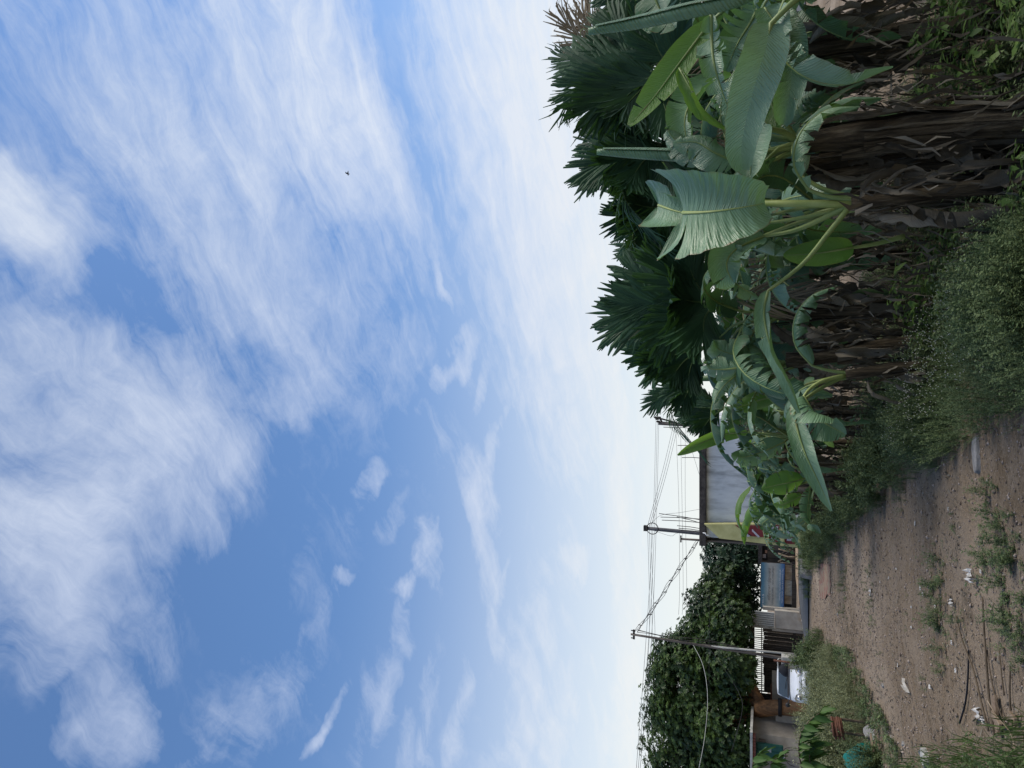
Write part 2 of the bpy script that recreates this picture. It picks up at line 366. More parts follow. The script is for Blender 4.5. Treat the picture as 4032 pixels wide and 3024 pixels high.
M['stem'] = surf('banana_stem', (0.026, 0.019, 0.011), (0.095, 0.070, 0.040), 4.0, 0.85, 0.8, c3=(0.15, 0.125, 0.085), scale3=2.0, stretch=(9, 9, 0.9), bscale=7)
M['palm'] = leafmat('areca_leaflet', (0.016, 0.046, 0.026), (0.040, 0.095, 0.042), 0.2, (0.05, 0.12, 0.02), 0.6, 0.0, spec=0.2)
M['palm_dry'] = leafmat('dry_palm_leaflet', (0.13, 0.10, 0.06), (0.26, 0.21, 0.14), 0.2, None, 0.8)
M['palm_trunk'] = surf('areca_trunk', (0.035, 0.085, 0.03), (0.07, 0.13, 0.05), 3, 0.5, 0.15, c3=(0.2, 0.2, 0.17), scale3=5, lo3=0.62, hi3=0.72)
M['ring'] = surf('trunk_ring', (0.25, 0.26, 0.2), (0.34, 0.34, 0.28), 9, 0.7, 0.1)
M['rachis'] = surf('palm_rachis', (0.05, 0.09, 0.035), (0.09, 0.14, 0.05), 5, 0.5, 0.05)
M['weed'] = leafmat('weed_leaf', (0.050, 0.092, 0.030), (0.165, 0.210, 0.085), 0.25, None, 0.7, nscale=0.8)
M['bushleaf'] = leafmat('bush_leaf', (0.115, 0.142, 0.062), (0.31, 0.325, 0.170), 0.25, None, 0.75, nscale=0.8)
M['grass'] = leafmat('grass_blade', (0.045, 0.085, 0.022), (0.120, 0.175, 0.055), 0.25, None, 0.65, nscale=1.0)
M['flower'] = surf('weed_flower', (0.5, 0.52, 0.45), (0.65, 0.66, 0.6), 5, 0.8, 0)
M['shrub'] = leafmat('shrub_leaf', (0.045, 0.095, 0.018), (0.13, 0.21, 0.045), 0.3, None, 0.55, nscale=2)
M['tree'] = leafmat('tree_leaf', (0.009, 0.028, 0.010), (0.085, 0.140, 0.028), 0.28, None, 0.5, nscale=0.35)
M['tree_dark'] = leafmat('creeper_leaf', (0.010, 0.030, 0.016), (0.028, 0.065, 0.026), 0.15, None, 0.6, nscale=0.5)
M['sapling'] = leafmat('sapling_leaf', (0.035, 0.085, 0.018), (0.09, 0.17, 0.04), 0.3, None, 0.55, spec=0.25, nscale=2)
M['bark'] = surf('bark', (0.10, 0.055, 0.028), (0.30, 0.155, 0.070), 3.0, 0.9, 0.8, c3=(0.045, 0.035, 0.028), scale3=1.6, stretch=(2, 2, 0.5))
M['twig'] = surf('twig', (0.06, 0.045, 0.03), (0.13, 0.10, 0.07), 6, 0.9, 0.3)
M['stick'] = surf('pale_stick', (0.16, 0.12, 0.08), (0.32, 0.26, 0.19), 8, 0.85, 0.2)
# ------------------------------------------------------------------ ground
EDGE_R = [(-0.15, 2.0), (-0.2, 5.4), (-0.6, 6.9), (-1.25, 9.1), (-2.45, 13.5), (-5.0, 21.5), (-7.6, 30.5), (-8.4, 34.0)]
def edge_x(Y):
    for (x0, y0), (x1, y1) in zip(EDGE_R, EDGE_R[1:]):
        if Y <= y1: return x0 + (x1 - x0) * max(0, (Y - y0)) / (y1 - y0) if Y > y0 else x0
    return EDGE_R[-1][0]
def left_x(Y):
    pts = [(-5.2, 2.0), (-4.6, 9.0), (-4.9, 12.0), (-5.3, 15.0), (-7.0, 20.5), (-9.2, 24.5), (-12.0, 30.0)]
    for (x0, y0), (x1, y1) in zip(pts, pts[1:]):
        if Y <= y1: return x0 + (x1 - x0) * (Y - y0) / (y1 - y0) if Y > y0 else x0
    return pts[-1][0]
FIELD = -0.42
def sstep(a, b, x): t = min(max((x - a) / (b - a), 0), 1); return t * t * (3 - 2 * t)
def roadfall(x): return -.40 * sstep(10.2, 13.2, -x) * (1 - sstep(40, 60, -x))     # the road dips towards the left
def gz(x, Y):
    """height of the ground: level track, banana field lower on the right"""
    z = 0.0
    d = x - edge_x(Y)
    if Y < 33: z += FIELD * sstep(0.5, 2.4, d) * (1 - sstep(27, 32, Y))
    dl = left_x(Y) - x
    if Y < 28: z += 0.10 * sstep(0.2, 2.0, dl) * (1 - sstep(22, 28, Y))
    z += roadfall(x) * sstep(24, 27, Y) * (1 - sstep(50, 80, Y))
    near = max(0.0, 1 - abs(Y) / 40.0)
    z += (mnoise.noise(Vector((x * 0.55, Y * 0.55, 3))) * 0.035 + mnoise.noise(Vector((x * 1.9, Y * 1.9, 8))) * 0.012) * near * (1 if Y < 29 else 0.3)
    return z
def at_g(x, y, lift=0.0):
    """photo pixel -> point on the ground surface"""
    z = 0.0
    for _ in range(6):
        p = gnd(x, y, z); z = gz(p.x, p.y)
    return Vector((p.x, p.y, z + lift))
def build_ground():
    xs = sorted(set([-1500, -700, -300, -150, -80, -50, -36] + [round(-28 + i * 0.8, 3) for i in range(23)] + [round(-9.8 + i * 0.22, 3) for i in range(74)] + [round(6.6 + i * 0.7, 3) for i in range(20)] + [24, 32, 50, 90, 200, 500, 1500]))
    ys = sorted(set([-60, -20, -8, -3, 0, 2, 3] + [round(4 + i * 0.16, 3) for i in range(70)] + [round(15.3 + i * 0.35, 3) for i in range(60)] + [37, 39, 42, 46, 52, 60, 80, 120, 250, 600, 1500, 3000]))
    V = [(x, y, gz(x, y)) for y in ys for x in xs]
    n = len(xs); Fc = [(j * n + i, j * n + i + 1, (j + 1) * n + i + 1, (j + 1) * n + i) for j in range(len(ys) - 1) for i in range(n - 1)]
    m, N, L = new_mat('dirt')
    b = N.new('ShaderNodeBsdfPrincipled'); o = N.new('ShaderNodeOutputMaterial'); L.new(b.outputs[0], o.inputs[0])
    tc = N.new('ShaderNodeTexCoord')
    def noise(s, d=6, r=0.6, st=(1, 1, 1)):
        mp = N.new('ShaderNodeMapping'); mp.inputs['Scale'].default_value = st; L.new(tc.outputs['Object'], mp.inputs[0])
        q = N.new('ShaderNodeTexNoise'); q.inputs['Scale'].default_value = s; q.inputs['Detail'].default_value = d; q.inputs['Roughness'].default_value = r; L.new(mp.outputs[0], q.inputs['Vector']); return q.outputs['Fac']
    def mix(f, lo, hi, A, B):
        r = N.new('ShaderNodeMapRange'); r.inputs['From Min'].default_value = lo; r.inputs['From Max'].default_value = hi; L.new(f, r.inputs['Value'])
        x = N.new('ShaderNodeMix'); x.data_type = 'RGBA'; L.new(r.outputs[0], x.inputs['Factor'])
        for k, q in (('A', A), ('B', B)):
            if hasattr(q, 'is_output'): L.new(q, x.inputs[k])
            else: x.inputs[k].default_value = rgb(q)
        return x.outputs['Result']
    c = mix(noise(0.55, 5), 0.35, 0.65, (0.172, 0.124, 0.077), (0.258, 0.194, 0.130))
    c = mix(noise(3.5, 7, 0.7), 0.42, 0.68, c, (0.275, 0.218, 0.162))
    c = mix(noise(20, 8, 0.8), 0.52, 0.64, c, (0.070, 0.050, 0.033))
    c = mix(noise(48, 4, 0.75), 0.57, 0.68, c, (0.33, 0.275, 0.215))
    c = mix(noise(1.3, 5, 0.6, (1, 0.35, 1)), 0.60, 0.74, c, (0.115, 0.086, 0.058))
    c = mix(noise(0.45, 4, 0.55, (1.6, 0.28, 1)), 0.50, 0.66, c, (0.315, 0.250, 0.185))
    c = mix(noise(0.9, 6, 0.7, (1, .6, 1)), 0.60, 0.70, c, (0.10, 0.078, 0.052))
    L.new(c, b.inputs['Base Color']); b.inputs['Roughness'].default_value = 0.95; b.inputs['Specular IOR Level'].default_value = 0.15
    bp = N.new('ShaderNodeBump'); bp.inputs['Strength'].default_value = 0.9; bp.inputs['Distance'].default_value = 0.05; L.new(noise(26, 8, 0.75), bp.inputs['Height']); L.new(bp.outputs[0], b.inputs['Normal'])
    ob = np_obj('ground', V, Fc, m, k=4); ob.data.polygons.foreach_set('use_smooth', [True] * len(ob.data.polygons))
    tag(ob, 'bare brown earth of the dirt track and the fields beside it', kind='structure'); ob['category'] = 'ground'
    return ob
ground = build_ground()
# asphalt road crossing at the end of the track, sandy shoulder beyond it
def strip(name, corners, z, mat, label, n=140):
    b = MB(); a0, a1, b0, b1 = [Vector((c[0], c[1], 0)) for c in corners]
    g = []
    for i in range(n + 1):
        t = i / n; p, q = a0.lerp(a1, t), b0.lerp(b1, t); row = []
        for j in range(4):
            s_ = p.lerp(q, j / 3); s_.z = z + roadfall(s_.x) + 0.01 * mnoise.noise(s_ * 0.6); row.append(s_)
        g.append(row)
    b.sheet(g); o = b.build(name, mat, smooth=True, loc=(a0.x, a0.y, 0)); tag(o, label, kind='structure'); o['category'] = name; return o
M['asphalt'] = surf('asphalt', (0.060, 0.063, 0.066), (0.095, 0.098, 0.10), 3, 0.8, 0.3, c3=(0.14, 0.13, 0.12), scale3=0.5, lo3=0.6, hi3=0.75, bscale=60)
M['sand'] = surf('sand_shoulder', (0.26, 0.185, 0.12), (0.40, 0.30, 0.20), 3, 0.95, 0.4, c3=(0.16, 0.11, 0.07), scale3=0.7)
strip('road', [(-60, 24.9), (60, 36.4), (-60, 34.0), (60, 45.2)], 0.045, M['asphalt'], 'grey asphalt road crossing at the far end of the dirt track')
strip('road_shoulder', [(-60, 33.9), (60, 45.1), (-60, 38.5), (60, 49.5)], 0.060, M['sand'], 'sandy shoulder along the far side of the asphalt road')
# reddish laterite patch where the track meets the road
b = MB(); c0 = at_g(3248, 2290); g = []
for i in range(9):
    row = []
    for j in range(5):
        p = at_g(3228 + 11 * j, 2225 + i * 16); w = 0.0
        row.append(Vector((p.x + 0.05 * math.sin(i * 2.1 + j), p.y + 0.2 * math.sin(i * 1.7 + j * 2.3), gz(p.x, p.y) + 0.016)))
    g.append(row)
b.sheet(g)
M['laterite'] = surf('laterite', (0.16, 0.060, 0.048), (0.20, 0.115, 0.085), 2.5, 0.95, 0.5, c3=(0.20, 0.152, 0.105), scale3=1.6, lo3=0.42, hi3=0.54, stretch=(3, 1, 1))
tag(b.build('laterite_patch', M['laterite'], smooth=True, loc=c0), 'reddish earth patch on the track just before the road', kind='structure')
# ------------------------------------------------------------------ buildings, gate, sign
def span(x0, x1, y0, y1, Y):
    """pixel rectangle (x0 top, x1 bottom, y0..y1) standing at distance Y -> xl, xr, ztop, zbot"""
    xm = (x0 + x1) / 2; a, b = at(xm, y0, Y).x, at(xm, y1, Y).x
    return min(a, b), max(a, b), at(x0, y0, Y).z, at(x1, y0, Y).z
def slab(mb, x0, x1, y0, y1, Y, thick, zb=None):
    xl, xr, zt, zz = span(x0, x1, y0, y1, Y); zz = zz if zb is None else zb
    mb.box(((xl + xr) / 2, Y + thick / 2, (zt + zz) / 2), (xr - xl, thick, zt - zz))
def one(name, mat, parent, x0, x1, y0, y1, Y, thick, zb=None, bevel=0.0):
    m = MB(); slab(m, x0, x1, y0, y1, Y, thick, zb); return m.build(name, mat, parent, bevel=bevel)
M['whitewall'] = surf('weathered_whitewash', (0.50, 0.53, 0.57), (0.66, 0.69, 0.72), 1.6, 0.9, 0.15, c3=(0.15, 0.16, 0.17), scale3=1.3, stretch=(1.8, 1, 0.45), lo3=0.47, hi3=0.74)
M['parapet'] = surf('blackened_concrete', (0.030, 0.027, 0.027), (0.085, 0.075, 0.070), 4, 0.95, 0.5, c3=(0.13, 0.12, 0.11), scale3=2.2, lo3=.58, hi3=.75)
M['yellow'] = surf('yellow_paint', (0.40, 0.385, 0.17), (0.52, 0.50, 0.25), 3, 0.8, 0.1, c3=(0.35, 0.33, 0.15), scale3=1.2)
M['maroon'] = surf('maroon_paint', (0.13, 0.018, 0.022), (0.20, 0.035, 0.04), 4, 0.7, 0.05)
M['paper'] = surf('faded_print', (0.50, 0.50, 0.56), (0.28, 0.25, 0.30), 22, 0.8, 0.0, lo=.45, hi=.6, stretch=(1, 1, 3))
M['plaster'] = surf('grey_plaster', (0.30, 0.28, 0.25), (0.42, 0.40, 0.36), 2.2, 0.9, 0.2, c3=(0.30, 0.21, 0.12), scale3=0.8, lo3=.55, hi3=.72)
M['beige'] = surf('beige_wall', (0.24, 0.215, 0.18), (0.33, 0.30, 0.255), 1.5, 0.9, 0.15, c3=(0.17, 0.155, 0.13), scale3=0.6)
M['tin'] = surf('corrugated_tin', (0.34, 0.35, 0.34), (0.46, 0.46, 0.44), 2.0, 0.55, 0.1, c3=(0.26, 0.20, 0.14), scale3=1.0, lo3=.58, hi3=.72, metal=.3)
M['rusttin'] = surf('rusty_tin', (0.20, 0.16, 0.12), (0.42, 0.36, 0.29), 2.5, 0.7, 0.1, c3=(0.12, 0.07, 0.045), scale3=1.0)
M['darkwood'] = surf('old_dark_wood', (0.030, 0.027, 0.025), (0.085, 0.075, 0.065), 5, 0.9, 0.5, stretch=(4, 4, .5))
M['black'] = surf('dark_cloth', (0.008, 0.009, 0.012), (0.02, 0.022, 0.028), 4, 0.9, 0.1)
M['brownwall'] = surf('brown_panel', (0.075, 0.062, 0.048), (0.12, 0.10, 0.08), 2.5, 0.85, 0.2)
M['metal_dark'] = surf('dark_iron', (0.03, 0.028, 0.028), (0.07, 0.062, 0.058), 8, 0.7, 0.2, metal=.4)
M['rust'] = surf('rusty_iron', (0.060, 0.024, 0.017), (0.13, 0.058, 0.036), 9, 0.85, 0.3)
M['concrete'] = surf('pale_concrete', (0.30, 0.30, 0.28), (0.45, 0.44, 0.41), 3, 0.9, 0.3, c3=(0.15, 0.15, 0.12), scale3=1.2, lo3=.5, hi3=.7)
M['stone'] = surf('grey_stone', (0.15, 0.145, 0.14), (0.31, 0.30, 0.29), 6, 0.9, 0.5)
M['green'] = surf('green_paint', (0.010, 0.065, 0.052), (0.020, 0.10, 0.080), 4, 0.6, 0.1)
M['tile'] = surf('clay_tile', (0.16, 0.055, 0.045), (0.25, 0.10, 0.08), 6, 0.85, 0.3)
M['white'] = surf('white_paint', (0.62, 0.63, 0.63), (0.74, 0.74, 0.73), 6, 0.6, 0.05)
# ---- white building with black parapet
YB = 29.0
p0 = at(3165, 2165, YB); wb = thing('white_building', (p0.x + 3, YB, 0), 'flat-roofed whitewashed building with black-stained parapet and yellow painted corner', 'building')
m = MB(); slab(m, 2778, 3200, 1650, 2128, YB, 6.0, -.5); m.build('wall', M['whitewall'], wb)
m = MB(); slab(m, 2753, 2780, 1645, 2150, YB - .22, 6.4)
m.build('parapet', M['parapet'], wb, bevel=.02)
one('corner_column', M['parapet'], wb, 2779, 3190, 2127, 2147, YB + .35, .4, -.5)
# yellow painted porch wall with a slanting top, standing proud of the white wall
ys = YB - .45
def pz(x, y): return at(x, y, ys)
m = MB(); m.poly([pz(2772, 2064), pz(2832, 2120), pz(3172, 2160), pz(3172, 2064)], (0, .40, 0)); m.build('porch_wall', M['yellow'], wb)
m = MB(); m.poly([p + Vector((0, -.03, 0)) for p in (pz(2895, 2068), pz(2955, 2110), pz(3015, 2116), pz(3015, 2068))], (0, .026, 0)); m.build('painted_notice', M['maroon'], wb)
m = MB(); m.poly([p + Vector((0, -.05, 0)) for p in (pz(2960, 2090), pz(2962, 2082), pz(2992, 2112), pz(2986, 2116))], (0, .018, 0)); m.build('notice_stroke', M['paper'], wb)
m = MB(); m.poly([p + Vector((0, -.03, 0)) for p in (pz(2940, 2098), pz(2962, 2108), pz(2946, 2113), pz(2935, 2112))], (0, .026, 0)); m.build('notice_print', M['paper'], wb)
for (x0, x1, y0, y1) in ((3028, 3068, 2066, 2136), (3090, 3130, 2072, 2142)):
    bd = one('poster_board', M['maroon'], wb, x0, x1, y0, y1, ys - .028, .024)
    one('poster', M['paper'], bd, x0 + 8, x1 - 4, y0 + 6, y0 + 40, ys - .040, .008)
    one('poster', M['paper'], bd, x0 + 8, x1 - 6, y0 + 46, y0 + 58, ys - .040, .008)
for (x0, x1) in ((3016, 3027), (3070, 3088), (3133, 3155)):
    one('ledge', M['yellow'], wb, x0, x1, 2064, 2150, ys - .10, .095)
m = MB(); m.tube(catmull([at(2768, 2098, ys), at(2778, 2100, ys - .05), at(2780, 2106, ys - .05), at(2790, 2108, ys - .05)], 8), .02, 6); m.build('drain_pipe', M['white'], wb)
# steel rods left standing on the roof
rods = [((2595, 2022), (2755, 2048)), ((2601, 2036), (2756, 2044)), ((2606, 2048), (2755, 2058)), ((2665, 2035), (2756, 2062)), ((2666, 2070), (2754, 2082)), ((2672, 2080), (2752, 2090)), ((2680, 2088), (2754, 2096)), ((2612, 1682), (2756, 1690)), ((2685, 1802), (2756, 1804)), ((2668, 1754), (2756, 1757))]
names = ['tallest leaning roof rod left of the white building centre', 'tall roof rod next to the tallest leaning one', 'third tall roof rod, nearest the coil pole', 'short bent roof rod crossing the tall ones', 'short roof rod right of the coil pole', 'short roof rod close beside the coil pole', 'short roof rod partly hidden by the coil pole', 'roof rod beside the power pole with crossarms', 'lone roof rod above the right part of the white wall', 'thin roof rod left of the crossarm power pole']
for (a, c), lb in zip(rods, names):
    A, C = at(a[0], a[1], YB + 1.2), at(c[0], c[1], YB + 1.2); C.z -= .12
    m = MB(); m.tube([C, C.lerp(A, .5) + Vector((.02, 0, 0)), A], .014, 5); tag(m.build('steel_rod', M['metal_dark'], loc=C), lb, 'steel rod', 'steel rods on the roof')
# ---- across the road: shed, sign, walls, gate, house (from right to left)
YW = 43.0
sh = at(3130, 2180, YW); shed = thing('brown_shed', (sh.x, YW, 0), 'brown panelled shed with dark window right of the blue sign', 'shed')
one('wall', M['brownwall'], shed, 3000, 3140, 2100, 2216, YW, 2.0, -.1)
one('roof', M['metal_dark'], shed, 2985, 3001, 2090, 2222, YW - .5, 2.6)
for i in range(4): one('batten', M['darkwood'], shed, 3022, 3138, 2112 + i * 29, 2115 + i * 29, YW - .03, .026, -.05)
wn = one('window', M['black'], shed, 2990 + 12, 3022, 2150, 2204, YW - .02, .018)
pst = one('poster', M['paper'], wn, 3003, 3016, 2182, 2197, YW - .035, .012)
one('poster', plain('poster_warm', (.30, .17, .13)), wn, 3012, 3021, 2166, 2178, YW - .035, .012)
# junk heap in front of the shed
for i, (xx, yy, lab) in enumerate(((3095, 2186, 'bent pale junk piece leaning on the brown shed'), (3108, 2165, 'dark scrap bundle at the foot of the brown shed'), (3088, 2158, 'thin scrap frame against the brown shed'))):
    p = at(xx, yy, YW - .5); rr = random.Random(i); m = MB()
    for k in range(5):
        a = Vector((p.x + rr.uniform(-.4, .4), p.y + rr.uniform(-.2, .2), .06)); m.tube(catmull([a, a + Vector((rr.uniform(-.2, .2), 0, .4)), a + Vector((rr.uniform(-.5, .5), .05, rr.uniform(.5, .9)))], 6), rr.uniform(.02, .05), 5)
    tag(m.build('scrap_pile', [M['stick'], M['metal_dark'], M['darkwood']][i], smooth=True, loc=(p.x, p.y, 0.05)), lab, 'scrap')
# banner on a frame
YS = 42.2
M['banner'] = None
mm, N_, L_ = new_mat('banner_print'); bs = N_.new('ShaderNodeBsdfPrincipled'); oo = N_.new('ShaderNodeOutputMaterial'); L_.new(bs.outputs[0], oo.inputs[0]); bs.inputs['Roughness'].default_value = .7
uvn = N_.new('ShaderNodeUVMap'); sx = N_.new('ShaderNodeSeparateXYZ'); L_.new(uvn.outputs[0], sx.inputs[0]); cr_ = N_.new('ShaderNodeValToRGB'); L_.new(sx.outputs[1], cr_.inputs[0])
el = cr_.color_ramp.elements; el[0].position = 0; el[0].color = (.022, .07, .20, 1); el[1].position = 1; el[1].color = (.045, .13, .20, 1)
for ps, c in ((.10, (.055, .15, .30, 1)), (.22, (.17, .25, .30, 1)), (.40, (.33, .345, .33, 1)), (.62, (.36, .365, .345, 1)), (.76, (.22, .29, .31, 1)), (.90, (.06, .17, .25, 1))):
    e_ = el.new(ps); e_.color = c
nzb = N_.new('ShaderNodeTexNoise'); nzb.inputs['Scale'].default_value = 6; nzb.inputs['Detail'].default_value = 6; tcb = N_.new('ShaderNodeTexCoord'); L_.new(tcb.outputs['Object'], nzb.inputs['Vector'])
mrb = N_.new('ShaderNodeMapRange'); mrb.inputs['To Min'].default_value = .72; mrb.inputs['To Max'].default_value = 1.2; L_.new(nzb.outputs['Fac'], mrb.inputs['Value']); vsb = N_.new('ShaderNodeVectorMath'); vsb.operation = 'SCALE'; L_.new(cr_.outputs[0], vsb.inputs[0]); L_.new(mrb.outputs[0], vsb.inputs['Scale']); L_.new(vsb.outputs[0], bs.inputs['Base Color'])
M['banner'] = mm
tl, tr, bl_, br = at(2994, 2391, YS), at(2998, 2214, YS), at(3086, 2397, YS), at(3090, 2220, YS)
sg = thing('shop_banner', (tl.x, YS, 0), 'faded blue and grey printed banner with rows of lettering across the road', 'banner')
m = MB(); g = []
for i in range(9):
    v = i / 8; row = []
    for j in range(15):
        u = j / 14; p = bl_.lerp(br, u).lerp(tl.lerp(tr, u), v); p.y += .025 * math.sin(u * 9) * math.sin(v * 5); row.append(p)
    g.append(row)
m.sheet(g, [(j / 14, i / 8) for i in range(9) for j in range(15)]); bn = m.build('banner_cloth', M['banner'], sg, smooth=True)
m = MB()
for P_, Q_ in ((tl, tr), (bl_, br), (Vector((tl.x + .02, YS, 0)), tl), (Vector((tr.x - .02, YS, 0)), tr)):
    m.tube([P_ + Vector((0, .05, 0)), Q_ + Vector((0, .05, 0))], .035, 6)
m.build('frame', M['metal_dark'], sg)
M['ink'] = plain('banner_ink', (.10, .11, .12), .8); M['inkw'] = plain('banner_white_ink', (.48, .50, .54), .8)
def writing(txt, u0, u1, v0, v1, mat, parent):
    cu = bpy.data.curves.new('lettering', 'FONT'); cu.body = txt; cu.size = 1.0; cu.extrude = 0.0
    ob = bpy.data.objects.new('tmp', cu); COL.objects.link(ob); bpy.context.view_layer.update()
    dg = bpy.context.evaluated_depsgraph_get(); me = bpy.data.meshes.new_from_object(ob.evaluated_get(dg)); bpy.data.objects.remove(ob)
    n = len(me.vertices)
    if n == 0: return
    co = np.zeros(n * 3); me.vertices.foreach_get('co', co); co = co.reshape(-1, 3); mn, mx = co.min(0), co.max(0)
    for k in range(n):
        u = u0 + (u1 - u0) * (co[k, 0] - mn[0]) / (mx[0] - mn[0]); v = v0 + (v1 - v0) * (co[k, 1] - mn[1]) / (mx[1] - mn[1])
        p = bl_.lerp(br, u).lerp(tl.lerp(tr, u), v); me.vertices[k].co = p - origin_of(parent) + Vector((0, -.032 + .025 * math.sin(u * 9) * math.sin(v * 5), 0))
    me.materials.clear(); me.materials.append(mat); o = bpy.data.objects.new('lettering', me); link(o, parent)
writing('ஸ்ரீமுருகா | நிறுவனம்', .17, .88, .55, .72, M['ink'], bn)
writing('UVAJUECHRU  NIVUTIRUPAM', .08, .92, .43, .52, M['ink'], bn)
writing('VANAITHU VAGAIYANA PORULGALUM', .18, .86, .15, .22, M['inkw'], bn)
writing('TOWN ROAD, NEAR BUS STAND, CELL', .12, .90, .045, .10, M['inkw'], bn)
writing('MILLS', .06, .30, .86, .93, M['inkw'], bn)
# corrugated sheets: waves are real
def corrug(name, parent, x0, x1, y0, y1, Y, waves, mat, amp=.03, zb=None):
    xl, xr, zt, zz = span(x0, x1, y0, y1, Y); zz = zz if zb is None else zb; g = []
    n = waves * 6
    for i in range(n + 1):
        x = xl + (xr - xl) * i / n; yy = Y + amp * math.sin(i / 6 * 6.2832); g.append([Vector((x, yy, zz)), Vector((x, yy, (zz + zt) / 2)), Vector((x, yy, zt))])
    m = MB(); m.sheet(g); return m.build(name, mat, parent, smooth=True)
cf = at(3120, 2300, 42.6); fence = thing('tin_fence', (cf.x, 42.6, 0), 'low rusty corrugated tin fence under the blue banner', 'fence')
corrug('tin_sheet', fence, 3070, 3120, 2214, 2283, 42.6, 12, M['rusttin'], .025, .12); corrug('tin_sheet', fence, 3070, 3120, 2284, 2345, 42.62, 11, M['tin'], .025, .12); corrug('tin_sheet', fence, 3070, 3120, 2346, 2378, 42.64, 6, M['rusttin'], .025, .12)
one('base_kerb', M['darkwood'], fence, 3118, 3133, 2214, 2400, 42.5, .3, 0)
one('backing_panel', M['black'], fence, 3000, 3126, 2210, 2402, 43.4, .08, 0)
# plaster wall with a large corrugated panel above it
pw = at(3130, 2440, 42); pil = thing('plaster_wall', (pw.x, 42, -.4), 'stained plaster wall with large corrugated panel above, right of the slatted gate', 'wall')
one('wall', M['plaster'], pil, 3050, 3150, 2408, 2478, 41.6, .35, -.55); one('side_wall', M['plaster'], pil, 3003, 3130, 2394, 2407, 42.0, .3, -.5); one('return_wall', M['plaster'], pil, 3040, 3150, 2479, 2489, 41.75, .3, -.55)
corrug('corrugated_panel', pil, 2963, 3049, 2408, 2466, 41.55, 7, M['tin'], .05)
one('panel_edge', M['concrete'], pil, 2962, 3049, 2467, 2474, 41.6, .1)
for i in range(14):
    rr = random.Random(i); p = at(3128 + i * 1.6 + rr.uniform(-2, 2), 2392 + i * 6.5, 41.2); m = MB(); s_ = rr.uniform(.04, .09); Z0 = .04 + roadfall(p.x)
    m.hexa([(p.x - s_, p.y - s_, Z0), (p.x + s_, p.y - s_ * .8, Z0), (p.x + s_ * .9, p.y + s_, Z0), (p.x - s_, p.y + s_ * .7, Z0), (p.x - s_ * .6, p.y - s_ * .6, Z0 + s_ * 1.3), (p.x + s_ * .6, p.y - s_ * .5, Z0 + s_), (p.x + s_ * .5, p.y + s_ * .6, Z0 + s_ * 1.2), (p.x - s_ * .6, p.y + s_ * .5, Z0 + s_)])
    tag(m.build('rubble_stone', M['stone'], loc=(p.x, p.y, Z0), bevel=.01), 'small rubble stone at the foot of the plaster wall', 'stone', 'rubble stones under the plaster wall')
# slatted gate: open slats on top, planks behind below
gp = at(3130, 2600, 42.3); gate = thing('slatted_gate', (gp.x, 42.3, -.4), 'dark slatted gate with bright gaps along its top, under the tree', 'gate')
one('top_beam', M['darkwood'], gate, 2952, 2971, 2470, 2735, 42.25, .16); one('mid_rail', M['darkwood'], gate, 2997, 3001, 2470, 2735, 42.34, .06); one('bottom_rail', M['darkwood'], gate, 3122, 3134, 2470, 2730, 42.36, .08)
for i in range(33):
    y0 = 2476 + i * 7.75; wide = 4.2 if i % 6 == 5 else 2.3
    one('slat', M['darkwood'], gate, 2970, 3120, y0, y0 + wide, 42.28 + .006 * (i % 2), .035, -.25)
rr = random.Random(8)
for i in range(16):
    y0 = 2478 + i * 15.6; one('plank', M['darkwood' if i % 3 else 'brownwall'], gate, 3004 + rr.uniform(-2, 5), 3126, y0, y0 + 14.4, 42.40 + rr.uniform(0, .03), .03, rr.uniform(-.35, -.2))
# lower walls and dark shed behind the car and the trunk
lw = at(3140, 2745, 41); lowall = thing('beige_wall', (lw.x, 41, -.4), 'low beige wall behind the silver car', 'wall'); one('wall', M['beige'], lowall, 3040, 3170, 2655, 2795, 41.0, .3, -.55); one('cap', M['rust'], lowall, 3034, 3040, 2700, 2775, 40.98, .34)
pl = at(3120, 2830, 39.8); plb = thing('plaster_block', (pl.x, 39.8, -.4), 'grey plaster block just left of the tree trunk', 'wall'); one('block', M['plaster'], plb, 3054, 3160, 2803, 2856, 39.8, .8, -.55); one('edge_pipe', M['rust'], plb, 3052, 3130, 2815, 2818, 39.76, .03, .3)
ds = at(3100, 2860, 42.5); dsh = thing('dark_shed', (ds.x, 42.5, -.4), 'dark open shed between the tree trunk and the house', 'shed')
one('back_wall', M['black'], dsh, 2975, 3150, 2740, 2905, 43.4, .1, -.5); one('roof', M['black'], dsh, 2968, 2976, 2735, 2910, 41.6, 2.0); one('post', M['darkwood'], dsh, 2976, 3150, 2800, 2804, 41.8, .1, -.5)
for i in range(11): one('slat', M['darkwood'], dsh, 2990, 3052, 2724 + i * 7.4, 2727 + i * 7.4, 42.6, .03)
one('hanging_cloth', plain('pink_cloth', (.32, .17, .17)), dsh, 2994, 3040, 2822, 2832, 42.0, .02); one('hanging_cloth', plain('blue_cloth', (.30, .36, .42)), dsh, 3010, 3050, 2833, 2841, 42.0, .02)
m = MB()
for i in range(9):
    for k in range(8):
        p = at(3078 + k * 6, 2850 + i * 5, 40.6); m.tube([p, p + Vector((.07, 0, .09))], .008, 4); m.tube([p, p + Vector((-.07, 0, .09))], .008, 4)
m.build('wire_mesh', M['metal_dark'], dsh)
